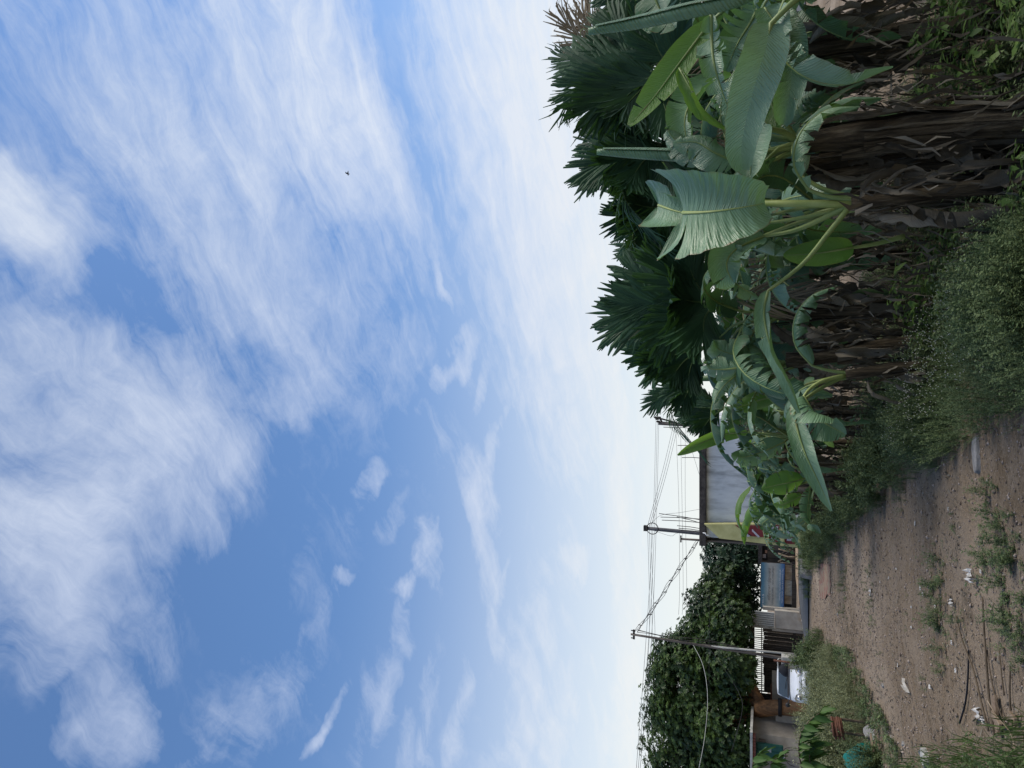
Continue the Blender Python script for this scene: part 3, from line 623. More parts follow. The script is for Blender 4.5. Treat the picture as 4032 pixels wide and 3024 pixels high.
# house at the left border
YH = 38.5
hs = at(3130, 2980, YH); house = thing('left_house', (hs.x, YH, -.4), 'beige house with green shuttered window at the left border', 'house')
m = MB(); a0, a1, a2, a3 = at(2962, 2885, YH), at(3150, 2912, YH), at(3150, 3190, YH - 1.2), at(2962, 3190, YH - 1.2)
m.poly([Vector((a1.x, YH, -.6)), Vector((a1.x, YH, a0.z)), Vector((a2.x, YH - 1.2, a0.z)), Vector((a2.x, YH - 1.2, -.6))], (.3, 2.4, 0)); m.build('wall', M['beige'], house)
one('roof_edge', M['concrete'], house, 2953, 2963, 2884, 3150, YH - 1.5, 3.0)
for i in range(18): one('roof_tile', M['tile'], house, 2964, 2975, 2897 + i * 12, 2907.5 + i * 12, YH - 1.35, .3, bevel=.01)
one('ventilator', M['brownwall'], house, 2987, 3015, 2909, 2921, YH - .28, -.25)
wn = one('window', M['green'], house, 2977, 3084, 2931, 2986, YH - .62, .1)
for i in range(2): one('shutter', M['green'], wn, 2981, 3080, 2933 + i * 26, 2957 + i * 26, YH - .665, .04, bevel=.008)
for i in range(4): one('window_bar', M['white'], wn, 3022, 3037, 2948 + i * 4, 2949.6 + i * 4, YH - .69, .02)
one('sill', M['white'], house, 3085, 3089, 2980, 2996, YH - .7, .25)
for i, (xx, yy, rr_) in enumerate(((3110, 2972, 26), (3125, 2985, 30))):
    c = at(xx, yy, 30); m = MB(); R_ = rr_ * 30 / F
    m.tube([c + Vector((R_ * math.cos(k * .4), 0, R_ * math.sin(k * .4))) for k in range(9)], .012, 5); m.tube([c + Vector((R_, 0, 0)), Vector((c.x + R_, c.y, -.45))], .012, 5); m.tube([c + Vector((R_ * math.cos(3.2), 0, R_ * math.sin(3.2))), Vector((c.x + R_ * math.cos(3.2), c.y, -.45))], .012, 5)
    tag(m.build('bent_rod', M['metal_dark'], smooth=True, loc=(c.x, c.y, 0)), ('small' if i == 0 else 'larger') + ' arched iron rod standing before the left house', 'iron rod')
# ---- concrete post with rusty pole and black hood, in front of the car
YC = 27.5
cp = at(3180, 2615, YC); post = thing('concrete_post', (cp.x, YC, 0), 'broad pale concrete gatepost beside the silver car', 'post'); one('post', M['concrete'], post, 3078, 3215, 2594, 2640, YC, .5, -.05, bevel=.02)
m = MB(); A, C = at(3046, 2600, YC - .2), at(3215, 2623, YC - .2); C.z = -.05; m.tube([C, A], .035, 8); tag(m.build('rusty_pole', M['rust'], smooth=True, loc=(C.x, C.y, 0)), 'thin rusty red pole leaning against the concrete gatepost', 'pole')
hd = at(3065, 2592, YC - .05); hood = thing('black_hood', (hd.x, YC, hd.z), 'black hood hanging from a bent grey pipe over the car roof', 'hood')
m = MB(); m.tube(catmull([at(3078, 2594, YC + .1), at(3064, 2596, YC), at(3064, 2622, YC), at(3068, 2640, YC), at(3076, 2652, YC)], 12), .025, 7); m.build('bent_pipe', M['concrete'], hood, smooth=True)
m = MB(); g = []
for i in range(7):
    f = i / 6; row = []
    for j in range(13):
        a = j / 12 * 6.2832; c = at(3066 + 36 * f, 2634 + 4 * f, YC); R_ = (.08 + .16 * math.sin(f * 1.9)) ; row.append(c + Vector((R_ * math.cos(a), R_ * math.sin(a), 0)))
    g.append(row)
m.sheet(g); m.build('shade', M['black'], hood, smooth=True)
# ---- utility poles
def pole(label, top, foot, Y, r0, r1, mat, name='utility_pole'):
    A, C = at(top[0], top[1], Y), at(foot[0], foot[1], Y); d = C - A; C = A + d * ((-.15 - A.z) / d.z)
    root = thing(name, (C.x, C.y, 0), label, 'pole', 'utility poles'); m = MB(); m.tube([C.lerp(A, i / 8) for i in range(9)], [r0 + (r1 - r0) * i / 8 for i in range(9)], 10); m.build('shaft', mat, root, smooth=True); return root, A, C
M['polewood'] = surf('weathered_pole', (0.075, 0.06, 0.05), (0.17, 0.15, 0.135), 5, 0.85, 0.3, stretch=(3, 3, .4)); M['polegrey'] = surf('grey_pole', (0.06, 0.06, 0.068), (0.11, 0.11, 0.12), 4, 0.7, 0.2)
p1, A1, C1 = pole('rusty leaning utility pole with grey strut in front of the shade tree', (2484, 2497), (3085, 2592), 28, .060, .042, M['polewood'])
m = MB(); s0 = at(2800, 2545, 28); s1 = at(3090, 2568, 28); s1 = s0 + (s1 - s0) * ((-.1 - s0.z) / (s1 - s0).z); m.tube([s1 + Vector((0, -.15, 0)), s0], .036, 8); m.build('strut', M['concrete'], p1, smooth=True)
ca = at(2496, 2498, 28); m = MB(); m.box(ca, (.36, .06, .07)); m.build('crossarm', M['metal_dark'], p1)
for s_ in (-1, 1): m = MB(); m.tube([ca + Vector((.14 * s_, 0, .02)), ca + Vector((.14 * s_, 0, .11))], .022, 6); m.build('insulator', M['metal_dark'], p1)
m = MB(); rr = random.Random(3)
for k in range(3): m.tube([A1.lerp(C1, t_) + Vector((.1 + .05 * k + .05 * math.sin(t_ * 14 + k), -.06, 0)) for t_ in [i / 14 * .55 + .04 for i in range(15)]], .010, 4)
m.build('loose_cable', M['metal_dark'], p1)
p2, A2_, C2 = pole('grey utility pole with a coiled cable ring behind the white building', (2535, 2079), (3060, 2128), 31, .10, .075, M['polegrey'])
rc = at(2569, 2081, 30.85); m = MB(); R_ = 22 * 30.85 / F; m.tube([rc + Vector((R_ * math.cos(k * .2618), 0, R_ * math.sin(k * .2618))) for k in range(25)], .018, 6); m.build('cable_coil', M['metal_dark'], p2, smooth=True)
m = MB(); m.box(A2_ + Vector((0, 0, -.08)), (.22, .2, .16)); m.build('pole_cap', M['metal_dark'], p2)
p3, A3, C3 = pole('plain thin lamp post with flat cap at the corner of the road', (2681, 2122), (3175, 2153), 29.3, .055, .04, M['polewood'])
m = MB(); m.box(A3, (.26, .08, .05)); m.build('cap', M['metal_dark'], p3)
p4, A4, C4 = pole('power pole with slanted crossarms and insulators above the white wall', (2592, 1666), (3000, 1690), 45, .15, .11, M['polewood'])
m = MB(); m.tube([at(2597, 1645, 45), at(2612, 1672, 45)], .055, 6); m.build('crossarm', M['metal_dark'], p4)
m = MB(); m.tube([at(2600, 1648, 45), at(2672, 1667, 44.9)], .05, 6); m.build('brace', M['metal_dark'], p4)
for q in ((2583, 1644), (2588, 1650), (2592, 1660), (2596, 1644)):
    m = MB(); c = at(q[0], q[1], 44.9); m.tube([c - UPV * .1, c + UPV * .05, c + UPV * .12], [.05, .07, .03], 7); m.build('insulator', M['metal_dark'], p4)
# ---- overhead wires
M['wire'] = plain('wire', (.03, .03, .034), .6); M['wire_pale'] = plain('pale_wire', (.42, .43, .42), .6)
def wire(label, pts, r=.011, mat='wire', n=30, group='overhead wires'):
    P_ = catmull([at(*p) for p in pts], n); m = MB(); m.tube(P_, r * .75, 5); tag(m.build('overhead_wire', M[mat], smooth=True, loc=P_[0]), label, 'wire', group)
pos3 = ['topmost', 'middle', 'lowest']
for i in range(3):
    d = i * 7
    wire(pos3[i] + ' of the three long wires from the crossarm pole to the left border', [(2583 + d * .8, 1645 + 5 * i, 45), (2572 + d * .9, 2050, 38), (2545 + d * 1.5, 2500, 32), (2500 + d, 3100, 27)])
    wire(pos3[i] + ' of the three wires rising to the coil pole from the right', [(2655 + i * 8, 1660 + i * 4, 41), (2610 + 9 * i, 1850, 36), (2548 + d, 2078, 31)])
    wire(pos3[i] + ' of the three low level wires in front of the palms', [(2655 + 22 * i, 1560, 40), (2672 + 13 * i, 1950, 36), (2676 + 14 * i, 2300, 34), (2672 + 14 * i, 2420, 33)], .009)
    wire(pos3[i] + ' of the three wires from the coil pole toward the tree', [(2550 + d, 2082, 31), (2556 + d, 2300, 31.5), (2556 + d * 1.6, 2520, 32.5), (2540 + d, 2700, 34)], .009)
wire('white sagging cable hanging from the leaning pole before the tree', [(2728, 2536, 28), (2768, 2620, 27), (2786, 2740, 26), (2775, 2900, 25), (2745, 3060, 24)], .009, 'wire_pale')
wire('thin dark cable drooping from the leaning pole into the tree', [(2790, 2550, 28), (2850, 2630, 27.5), (2910, 2730, 27), (2922, 2800, 26.5), (2880, 2960, 26)], .008)
wire('faint straight wire crossing in front of the tree', [(2770, 2110, 31), (2791, 2300, 31), (2792, 2700, 30)], .007)
wire('slack wire from the coil pole down to the roof rods', [(2556, 2072, 31), (2600, 2030, 30.6), (2680, 2018, 30.4), (2755, 2005, 30.2)], .008)
wire('slack wire looping below the coil pole', [(2560, 2084, 31), (2640, 2110, 30.6), (2665, 2100, 30.5), (2740, 2090, 30.3)], .008)
wire('diagonal wire rising over the right part of the white building', [(2700, 1690, 36), (2720, 1760, 33), (2760, 1890, 30.5)], .008)
cb = thing('cable_bundle', at(2500, 2491, 28), 'slanting bundle of thin cables with spacers between the leaning pole and the corner', 'cables')
ends = []
for k in range(4):
    P_ = catmull([at(2497 + 4 * k, 2490, 28), at(2575 + 4 * k + 2, 2380, 28.4), at(2660 + 4 * k, 2250, 28.9), at(2745 + 3 * k, 2128, 29.3)], 26)
    P_ = [p + Vector((0, .03 * math.sin(i * .9 + k), .035 * math.sin(i * 1.1 + 2 * k))) for i, p in enumerate(P_)]; ends.append(P_); m = MB(); m.tube(P_, .008, 4); m.build('cable', M['wire'], cb, smooth=True)
for i in range(2, 26, 3):
    a, c = ends[0][i], ends[3][i]; m = MB(); m.tube([a + (a - c) * .2, c + (c - a) * .2], .018, 5); m.build('spacer', M['wire'], cb)
# ------------------------------------------------------------------ banana plants
def leaf_parts(name, pts, w, side, parent, mat='banana', droop=(0.25, 0.25), tears=0, seed=0, wav=0.05, tint=0.5, rib_r=0.011, petiole=None, flip=1, n=30, gap=0.35, rib_mat='petiole', prof=(0.75, 0.6), edge=0.0, rib=True, pleat=0.0, ribend=1.0, sweep=0.16):
    """a banana leaf: blade with torn strips and ripples, and a midrib running on from the petiole.
    pts: midrib through the blade; side: vector (or list along the leaf) pointing across the blade"""
    r = random.Random(seed * 77 + 5)
    C = catmull(pts, n)
    sides = side if isinstance(side, list) else [side]
    sides = [Vector(q).normalized() for q in sides]
    st = []
    for i in range(n):
        T = (C[min(i + 1, n - 1)] - C[max(i - 1, 0)]).normalized()
        f = i / (n - 1) * (len(sides) - 1); k = min(int(f), len(sides) - 1); k2 = min(k + 1, len(sides) - 1)
        h = sides[k].lerp(sides[k2], f - k)
        Sx = (h - T * h.dot(T))
        Sx = Sx.normalized() if Sx.length > 1e-4 else T.orthogonal().normalized()
        Nn = Sx.cross(T) * flip
        st.append((C[i], T, Sx, Nn))
    def width(t): return w * max(0.02, math.sin(math.pi * min(max(t, 0.0), 1.0) ** prof[0])) ** prof[1]
    b = MB(); m = 6
    for sg, dr in ((-1, droop[0]), (1, droop[1])):
        # cut positions along this half
        cuts = sorted(set([0] + [r.randint(2, n - 3) for _ in range(tears)] + [n - 1]))
        ph = r.uniform(0, 6.28)
        for a, e in zip(cuts, cuts[1:]):
            if e - a < 1: continue
            loc_dr = dr + (r.uniform(-0.25, 0.35) if tears else 0); sh = r.uniform(-0.03, 0.03) if tears else 0
            b.tint = min(1, max(0, tint + r.uniform(-0.1, 0.1)))
            grid, uvs = [], []
            for i in range(a, e + 1):
                c, T, Sx, Nn = st[i]; t = i / (n - 1); W = width(t); row = []
                for j in range(m + 1):
                    s_ = j / m
                    ang = loc_dr * s_ * 1.15
                    # tilt the strip a little towards the tip and open a gap at each cut
                    g = 0.0
                    if tears:
                        L_ = (st[min(i + 1, n - 1)][0] - st[max(i - 1, 0)][0]).length * 0.5
                        if i == a and a != 0: g = gap * L_ * s_ ** 1.3
                        if i == e and e != n - 1: g = -gap * L_ * s_ ** 1.3
                    rip = wav * W * (math.sin(t * 31 + ph) * 0.5 + math.sin(t * 57 + 2 * ph) * 0.3 + math.sin(t * 13 + ph) * 0.5) * s_ ** 1.6
                    rip += pleat * W * math.sin((t - .16 * W * s_) * 95) * min(1, s_ * 4)
                    ew = 1.0 + edge * math.sin(t * 40 + ph * 3) * s_
                    p = c + Sx * (sg * W * s_ * math.cos(ang) * ew) - Nn * (W * s_ * math.sin(ang)) + Nn * rip + T * (g + (sh + sweep * min(1, t * 3)) * W * s_)
                    row.append(p); uvs.append((sg * s_, t * 1.0))
                grid.append(row)
            if sg * flip < 0: pass
            b.sheet(grid, uvs)
    o = b.build(name, M[mat], parent, smooth=True)
    if rib:
        ke = max(4, int((n - 2) * ribend)); path = (catmull(list(petiole) + [C[0]], 10)[:-1] if petiole else []) + C[:ke:2] + [C[ke]]
        k0 = 9 if petiole else 0
        rad = []
        for i in range(len(path)):
            if i < k0: rad.append(rib_r * (2.3 - 1.0 * i / k0))
            else: rad.append(rib_r * (1.3 - 1.15 * (i - k0) / max(1, len(path) - 1 - k0)))
        q = MB(); q.tube(path, rad, 6)
        off = 0.0
        q.build('midrib', M[rib_mat], o, smooth=True)
    return o
def stem_part(parent, path, r0, r1, seed=1, name='stem', n=10, mat='stem'):
    """pseudo-stem wrapped in ragged sheaths"""
    r = random.Random(seed); C = catmull(path, 14); b = MB()
    rad = [(r0 + (r1 - r0) * i / 13) * (1 + 0.05 * math.sin(i * 2.3 + seed)) for i in range(14)]
    b.tube(C, rad, 14, jitter=0.07, rnd=r)
    o = b.build(name, M[mat], parent, smooth=True)
    # sheaths: long curved slats leaning off the stem
    for k in range(n):
        a = r.uniform(0, 6.28); i0 = r.randint(0, 6); i1 = min(13, i0 + r.randint(5, 10)); s = MB(); s.tint = r.random()
        half = r.uniform(0.08, 0.4); grid = []; out = r.uniform(0.02, 0.10)
        for i in range(i0, i1 + 1):
            t = (i - i0) / (i1 - i0); row = []
            for j in range(4):
                aa = a + (j / 3 - 0.5) * 2 * half * (1 - 0.35 * t); rr = rad[i] * 1.06 + 0.004 + out * t ** 3 + r.uniform(0, 0.006)
                row.append(C[i] + Vector((math.cos(aa) * rr, math.sin(aa) * rr, 0)))
            grid.append(row)
        s.sheet(grid); s.build('leaf_sheath', M['dry' if r.random() < 0.35 else mat], o, smooth=True)
    return o
def dry_leaf(parent, start, length, seed, w=0.10, az=None, out=0.18):
    """dead leaf hanging against the stem, folded and crumpled"""
    r = random.Random(seed); az = r.uniform(0, 6.28) if az is None else az
    d = Vector((math.cos(az), math.sin(az), 0)); p = Vector(start); pts = [p]
    k = 5
    for i in range(1, k):
        t = i / (k - 1)
        pts.append(p + d * (out * math.sin(min(1, t * 1.5) * 1.57) + r.uniform(-0.04, 0.04)) + Vector((r.uniform(-0.05, 0.05), r.uniform(-0.05, 0.05), 0.10 * math.sin(t * 3.1) * (1 - t) - length * t)))
    side = [Vector((-d.y, d.x, r.uniform(-0.3, 0.3))), Vector((-d.y + r.uniform(-1, 1), d.x + r.uniform(-1, 1), r.uniform(-.4, .4))), Vector((-d.y, d.x, 0))]
    return leaf_parts('dry_leaf', pts, w, side, parent, 'dry', (r.uniform(0.5, 1.2), r.uniform(0.5, 1.2)), r.randint(1, 3), seed, 0.28, r.random(), 0.006, n=15, gap=0.6, rib_mat='dry', edge=0.12, rib=False)

def banana_proto(seed, h=1.9, nl=8, L=1.5, w=0.24, tears=6, dark=False, ndry=9):
    r = random.Random(seed); root = thing('banana_plant', (0, 0, 0), 'x', 'banana plant')
    stem_part(root, [(0, 0, -0.1), (r.uniform(-.05, .05), r.uniform(-.05, .05), h * 0.5), (r.uniform(-.1, .1), r.uniform(-.1, .1), h)], 0.12, 0.07, seed, n=7)
    for k in range(nl):
        az = k * 2.4 + r.uniform(-0.4, 0.4); el = 1.35 - 1.0 * (nl - k) / nl + r.uniform(-.1, .1)
        d = Vector((math.cos(az), math.sin(az), 0)); LL = L * r.uniform(0.75, 1.15); t0 = Vector((0, 0, h - 0.05))
        pet = 0.38 * r.uniform(.8, 1.2); b0 = t0 + d * pet * math.cos(el) + Vector((0, 0, pet * math.sin(el)))
        pts = [b0]; e = el; p = b0.copy()
        bend = r.uniform(0.32, 0.62)
        for i in range(4):
            e -= bend; p = p + d * (LL / 4) * math.cos(e) + Vector((0, 0, (LL / 4) * math.sin(e))); pts.append(p.copy())
        young = k >= nl - 2 and r.random() < .6
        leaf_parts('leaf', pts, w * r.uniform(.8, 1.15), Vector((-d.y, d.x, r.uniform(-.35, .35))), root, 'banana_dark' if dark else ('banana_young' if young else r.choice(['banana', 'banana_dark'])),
                   (r.uniform(.1, .7), r.uniform(.1, .7)), 1 if young else r.randint(tears // 2, tears), seed * 31 + k, 0.06, r.random(), 0.012, [t0 - Vector((0, 0, .25)), t0.lerp(b0, .5)], n=26, flip=-1, rib_mat='petiole', gap=1.0, edge=.05)
    for k in range(ndry):
        a = r.uniform(0, 6.28); z = r.uniform(0.55, 1.0) * h
        dry_leaf(root, (0.09 * math.cos(a), 0.09 * math.sin(a), z), r.uniform(0.5, 1.1), seed * 13 + k, r.uniform(.06, .13), a)
    return root

# --- the near plants, leaf by leaf (pixels of the photograph + distance)

def px(*pts): return [at(*p) for p in pts]
def base_under(p, z=None): return Vector((p.x, p.y, gz(p.x, p.y) if z is None else z))
def hero(label, throat, foot, r0, r1, seed, ndry=10, nsh=10):
    t = at(*throat); f = at(*foot); zg = gz(f.x, f.y)
    d = (f - t); k = (zg - 0.08 - t.z) / d.z; base = t + d * k
    root = thing('banana_plant', (base.x, base.y, zg), label, 'banana plant', 'banana plants along the track')
    if r0: stem_part(root, [base, t.lerp(base, 0.5) + Vector((0.03, 0, 0)), t], r0, r1, seed, n=nsh)
    r = random.Random(seed)
    for i in range(int(ndry * 1.15)):
        a = r.uniform(2.6, 6.6); p = t.lerp(base, r.uniform(0.02, 0.75))
        dry_leaf(root, p + Vector((math.cos(a), math.sin(a), 0)) * r0 * 0.9, r.uniform(0.3, 0.8), seed * 19 + i, r.uniform(0.018, 0.055) if i % 5 else r.uniform(.07, .11), a, out=r.uniform(0.03, 0.16))
    return root, t
def build_heroes():
    # A: the thick clump in front
    A, tA = hero('thick banana plant in front with smooth pale leaf and brown sheathed stem', (3150, 562, 5.6), (4032, 505, 5.5), 0.15, 0.075, 3, 12, 28)
    A2, tA2 = hero('banana plant with tightly rolled upright new leaf behind the thick front one', (3085, 668, 5.85), (4032, 610, 5.75), 0.12, 0.07, 4, 12, 20)
    B, tB = hero('slim banana plant carrying the broad ribbed leaf that hangs toward the track', (3352, 805, 5.3), (4032, 742, 5.25), 0.05, 0.045, 5, 10, 8)
    Z, tZ = hero('banana plant at the right border with rolled spear and large folded leaf', (3330, -210, 4.9), (4032, -260, 4.9), 0.12, 0.08, 6, 10, 10)
    # big ribbed leaf arching over towards the camera (B)
    leaf_parts('leaf', px((2690, 838, 5.30), (2706, 838, 5.12), (2770, 836, 4.98), (2850, 828, 4.90), (2950, 812, 4.88), (3012, 800, 4.92)), 0.37, RT, B, 'banana', (0.42, 0.42), 1, 41, 0.04, .62, .012, [tB, at(3030, 800, 5.4), at(2850, 800, 5.8)], n=60, flip=1, gap=.3, prof=(0.22, 0.30), edge=.02, pleat=.022, rib_mat='midrib')
    leaf_parts('leaf', px((2592, 808, 5.9), (2604, 812, 5.75), (2650, 828, 5.6), (2730, 850, 5.5), (2800, 880, 5.5)), 0.22, RT, A2, 'banana', (0.6, 0.6), 2, 42, 0.05, .5, .010, [tA2, at(2950, 760, 6.0), at(2850, 800, 6.1)], n=50, prof=(0.42, 0.5), pleat=.018, rib_mat='midrib')
    # the large folded pale leaf (Z): upper half stands, lower half hangs
    leaf_parts('leaf', px((3035, 95, 4.78), (3018, 180, 4.74), (2985, 290, 4.74), (2955, 400, 4.78), (2928, 520, 4.84), (2918, 600, 4.9), (2925, 668, 4.95)), 0.142, [Vector((.35, -.1, 1)), Vector((.3, -.35, 1)), Vector((.25, .1, 1)), Vector((.05, .35, 1)), Vector((0, .2, 1))], Z, 'banana', (0.25, 0.15), 0, 43, 0.05, .95, .013, [tZ, at(3230, -80, 4.8), at(3120, 10, 4.75)], n=50, flip=-1, prof=(0.62, 0.30), ribend=.10)
    leaf_parts('leaf', px((3010, 30, 4.95), (3075, 130, 4.9), (3112, 230, 4.88), (3115, 330, 4.9), (3098, 420, 4.95), (3085, 490, 5.05)), 0.135, [Vector((.5, -.2, 1)), Vector((.3, .2, 1)), Vector((.1, .4, 1))], Z, 'banana', (0.45, 0.25), 2, 44, 0.07, .6, .006, None, n=50, flip=-1, pleat=.02, prof=(.6, .4), ribend=.5)
    # rolled spear leaves: tapered scrolls
    def spear(pts, rad, parent, seed, mat='banana_young', hook=False):
        C = catmull(pts, 24); bmb = MB(); bmb.tint = .4
        rr = [rad * (0.35 + 0.65 * math.sin(math.pi * (0.18 + 0.72 * i / 23))) for i in range(24)]
        bmb.tube(C, rr, 10)
        # loose outer flap
        g = []
        for i in range(2, 23):
            row = []
            for j in range(5):
                a = -1.0 + j * 0.55; row.append(C[i] + Vector((math.cos(a) * rr[i] * (1.05 + .12 * j), -abs(math.sin(a)) * rr[i] * 1.2 - .004, 0)))
            g.append(row)
        bmb.sheet(g); o = bmb.build('rolled_leaf', M[mat], parent, smooth=True)
        if hook:
            h = MB(); p0 = C[-1]; h.tube([p0 + Vector((0.022 * math.sin(k * .55), 0, .012 + .022 * (1 - math.cos(k * .55)))) for k in range(9)], .0025, 5); h.build('curled_tip', M['petiole'], o, smooth=True)
    spear(px((3040, -60, 4.6), (2900, 5, 4.55), (2700, 50, 4.55), (2500, 95, 4.6), (2318, 124, 4.6)), 0.040, Z, 1, 'banana', True)
    spear(px((2960, 640, 5.8), (2800, 622, 5.8), (2620, 612, 5.8), (2480, 605, 5.8), (2352, 598, 5.8)), 0.044, A2, 2, 'banana')
    # leaves of the right-hand plant and of A
    leaf_parts('leaf', px((2800, 85, 5.6), (2735, 170, 5.6), (2660, 270, 5.6), (2570, 390, 5.6), (2478, 495, 5.6)), 0.135, [Vector((.55, .1, .8))], Z, 'banana_young', (0.15, 0.2), 1, 45, 0.04, .35, .010, [tZ, at(3050, -60, 5.2), at(2880, 20, 5.5)], n=30, prof=(.8, .5), flip=-1)
    leaf_parts('leaf', px((2800, 60, 5.3), (2802, 150, 5.3), (2812, 250, 5.25), (2840, 350, 5.25), (2885, 470, 5.3)), 0.115, [Vector((0, .4, 1))], Z, 'banana', (0.5, 0.5), 16, 46, 0.06, .9, .011, [tZ, at(3000, -60, 5.2), at(2850, 0, 5.3)], n=40, gap=1.3, prof=(.8, .45), flip=-1)
    leaf_parts('leaf', px((3010, -20, 5.7), (2960, 80, 5.7), (2900, 180, 5.65), (2860, 280, 5.7)), 0.22, [Vector((.6, .2, 1))], Z, 'banana', (0.3, 0.3), 10, 47, 0.05, .45, .012, [tZ, at(3120, -80, 5.5)], n=30, gap=.7, flip=-1)
    leaf_parts('leaf', px((2560, -60, 5.2), (2600, 40, 5.2), (2660, 110, 5.2)), 0.17, [Vector((.5, .2, 1))], Z, 'banana', (0.3, 0.3), 5, 48, 0.05, .4, .010, [tZ, at(2900, -150, 5.1), at(2600, -120, 5.15)], n=22, flip=-1)
    leaf_parts('leaf', px((2880, 300, 6.0), (2760, 360, 5.9), (2700, 450, 5.8), (2705, 550, 5.75), (2755, 630, 5.8)), 0.17, [Vector((.2, .3, 1)), Vector((.2, .3, 1)), Vector((.6, .1, .9))], A, 'banana', (0.7, 0.25), 5, 49, 0.05, .7, .011, [tA, at(3020, 470, 5.8), at(2950, 350, 6.0)], n=30, flip=-1)
    leaf_parts('leaf', px((2675, 268, 5.5), (2720, 350, 5.45), (2760, 420, 5.45), (2810, 465, 5.45), (2870, 510, 5.5)), 0.075, [Vector((.4, .7, 1)), Vector((.8, .3, .6))], A, 'banana_young', (0.9, 0.5), 1, 50, 0.12, .4, .008, None, n=26, flip=-1)
    leaf_parts('leaf', px((2760, 640, 5.7), (2700, 590, 5.7), (2640, 530, 5.7), (2625, 500, 5.7)), 0.12, RT + UPV * .4, A, 'banana', (0.5, 0.6), 6, 51, 0.06, .45, .009, [tA, at(2950, 640, 5.7)], n=22)
    leaf_parts('leaf', px((2900, 640, 5.65), (2810, 600, 5.6), (2740, 560, 5.6), (2650, 565, 5.6)), 0.15, RT + UPV * .2, A, 'banana', (0.5, 0.6), 5, 52, 0.06, .5, .009, [tA, at(3000, 600, 5.6)], n=22)
    leaf_parts('leaf', px((2985, 500, 5.35), (2960, 600, 5.25), (2955, 700, 5.25)), 0.16, Vector((0, .3, 1)), A, 'banana', (0.4, 0.3), 0, 53, 0.03, .7, .012, [tA, at(3080, 520, 5.5)], n=20, flip=-1)
    leaf_parts('leaf', px((3000, 330, 5.6), (3045, 430, 5.5), (3060, 520, 5.5)), 0.10, Vector((0, .3, 1)), A, 'banana_young', (0.4, 0.3), 1, 54, 0.06, .2, .008, [tA, at(3060, 440, 5.6)], n=20, flip=-1)
    # B: drooping tip to the left and long ribbon leaf
    leaf_parts('leaf', px((3010, 930, 5.5), (2900, 980, 5.4), (2860, 1040, 5.35), (2890, 1110, 5.35), (2985, 1172, 5.4)), 0.14, [Vector((.8, .2, .6)), Vector((.5, .2, 1)), Vector((.9, .1, .5))], B, 'banana', (0.5, 0.3), 4, 55, 0.05, .7, .010, [tB, at(3150, 900, 5.4)], n=28, flip=-1)
    leaf_parts('leaf', px((3025, 1145, 5.4), (3008, 1230, 5.35), (3030, 1350, 5.3), (3075, 1450, 5.3), (3118, 1540, 5.35), (3150, 1625, 5.4)), 0.075, [Vector((0, .5, 1)), Vector((0, .25, 1)), Vector((.2, .8, .7)), Vector((.2, .4, 1)), Vector((0, .6, .8))], B, 'banana', (0.5, 0.25), 1, 56, 0.06, .72, .0085, [tB, at(3260, 920, 5.3), at(3160, 1040, 5.35)], n=34, flip=-1, prof=(.7, .4))
    leaf_parts('leaf', px((3360, 975, 5.6), (3300, 985, 5.55), (3200, 1000, 5.55), (3085, 1005, 5.6)), 0.10, RT, B, 'banana_young', (0.25, 0.3), 0, 57, 0.05, .25, .008, [at(3560, 930, 5.7), at(3450, 960, 5.65)], n=24, flip=-1)
    leaf_parts('leaf', px((3200, 790, 5.7), (3080, 700, 5.6), (2990, 700, 5.5), (2960, 760, 5.4)), 0.13, RT + UPV * .5, B, 'banana_dark', (0.4, 0.3), 7, 58, 0.05, .5, .010, [tB], n=20, flip=-1)
    # extra bare petioles fanning from the throats
    for (root, t, tips) in ((A, tA, [(2980, 600, 5.5), (3000, 520, 5.7), (2960, 560, 5.9), (3010, 640, 5.5)]), (A2, tA2, [(2950, 700, 5.7), (2960, 640, 6.0), (2940, 740, 5.9)]), (B, tB, [(3010, 880, 5.5), (3000, 930, 5.6), (3020, 850, 5.7)])):
        for i, q in enumerate(tips):
            s = MB(); e = at(*q); s.tube(catmull([t - UPV * .22, t.lerp(e, .45) + RT * (.02 * (i - 1)), e], 8), [.026, .024, .02, .018, .016, .014, .012, .01], 7); s.build('leaf_stalk', M['petiole'], root, smooth=True)
    for k, (root, t) in enumerate(((A, tA), (A2, tA2), (B, tB), (Z, tZ))): more_leaves(root, t, (5, 4, 3, 5)[k], 500 + k)
    # C, D, E ... plants further down the row
    Cc, tC = hero('banana plant with dry brown sheaths beside the weeds, second stem down the row', (3095, 1432, 8.3), (3760, 1345, 8.2), 0.12, 0.06, 8, 20, 18)
    leaf_parts('leaf', px((3000, 1428, 8.3), (2900, 1400, 8.25), (2830, 1375, 8.2), (2810, 1340, 8.1)), 0.19, RT, Cc, 'banana', (0.5, 0.5), 4, 61, .06, .7, .009, [tC], n=44, flip=1, pleat=.025)
    leaf_parts('leaf', px((2960, 1400, 8.5), (2990, 1380, 8.3), (3010, 1420, 8.1), (2980, 1530, 8.1)), 0.16, RT * .7 + UPV * .4, Cc, 'banana', (0.5, 0.4), 3, 62, .06, .8, .008, [tC, at(3030, 1410, 8.5)], n=40, pleat=.025)
    leaf_parts('leaf', px((2940, 1455, 8.2), (2870, 1500, 8.1), (2830, 1545, 8.1), (2812, 1590, 8.1)), 0.10, RT + UPV * .3, Cc, 'banana', (0.5, 0.5), 7, 63, .08, .6, .009, [tC, at(3030, 1440, 8.2)], n=22)
    leaf_parts('leaf', px((2900, 1450, 8.0), (2850, 1455, 8.0), (2790, 1450, 8.0), (2785, 1420, 8.0)), 0.15, RT, Cc, 'banana', (0.5, 0.5), 6, 64, .06, .5, .009, [tC, at(3000, 1440, 8.2)], n=20)
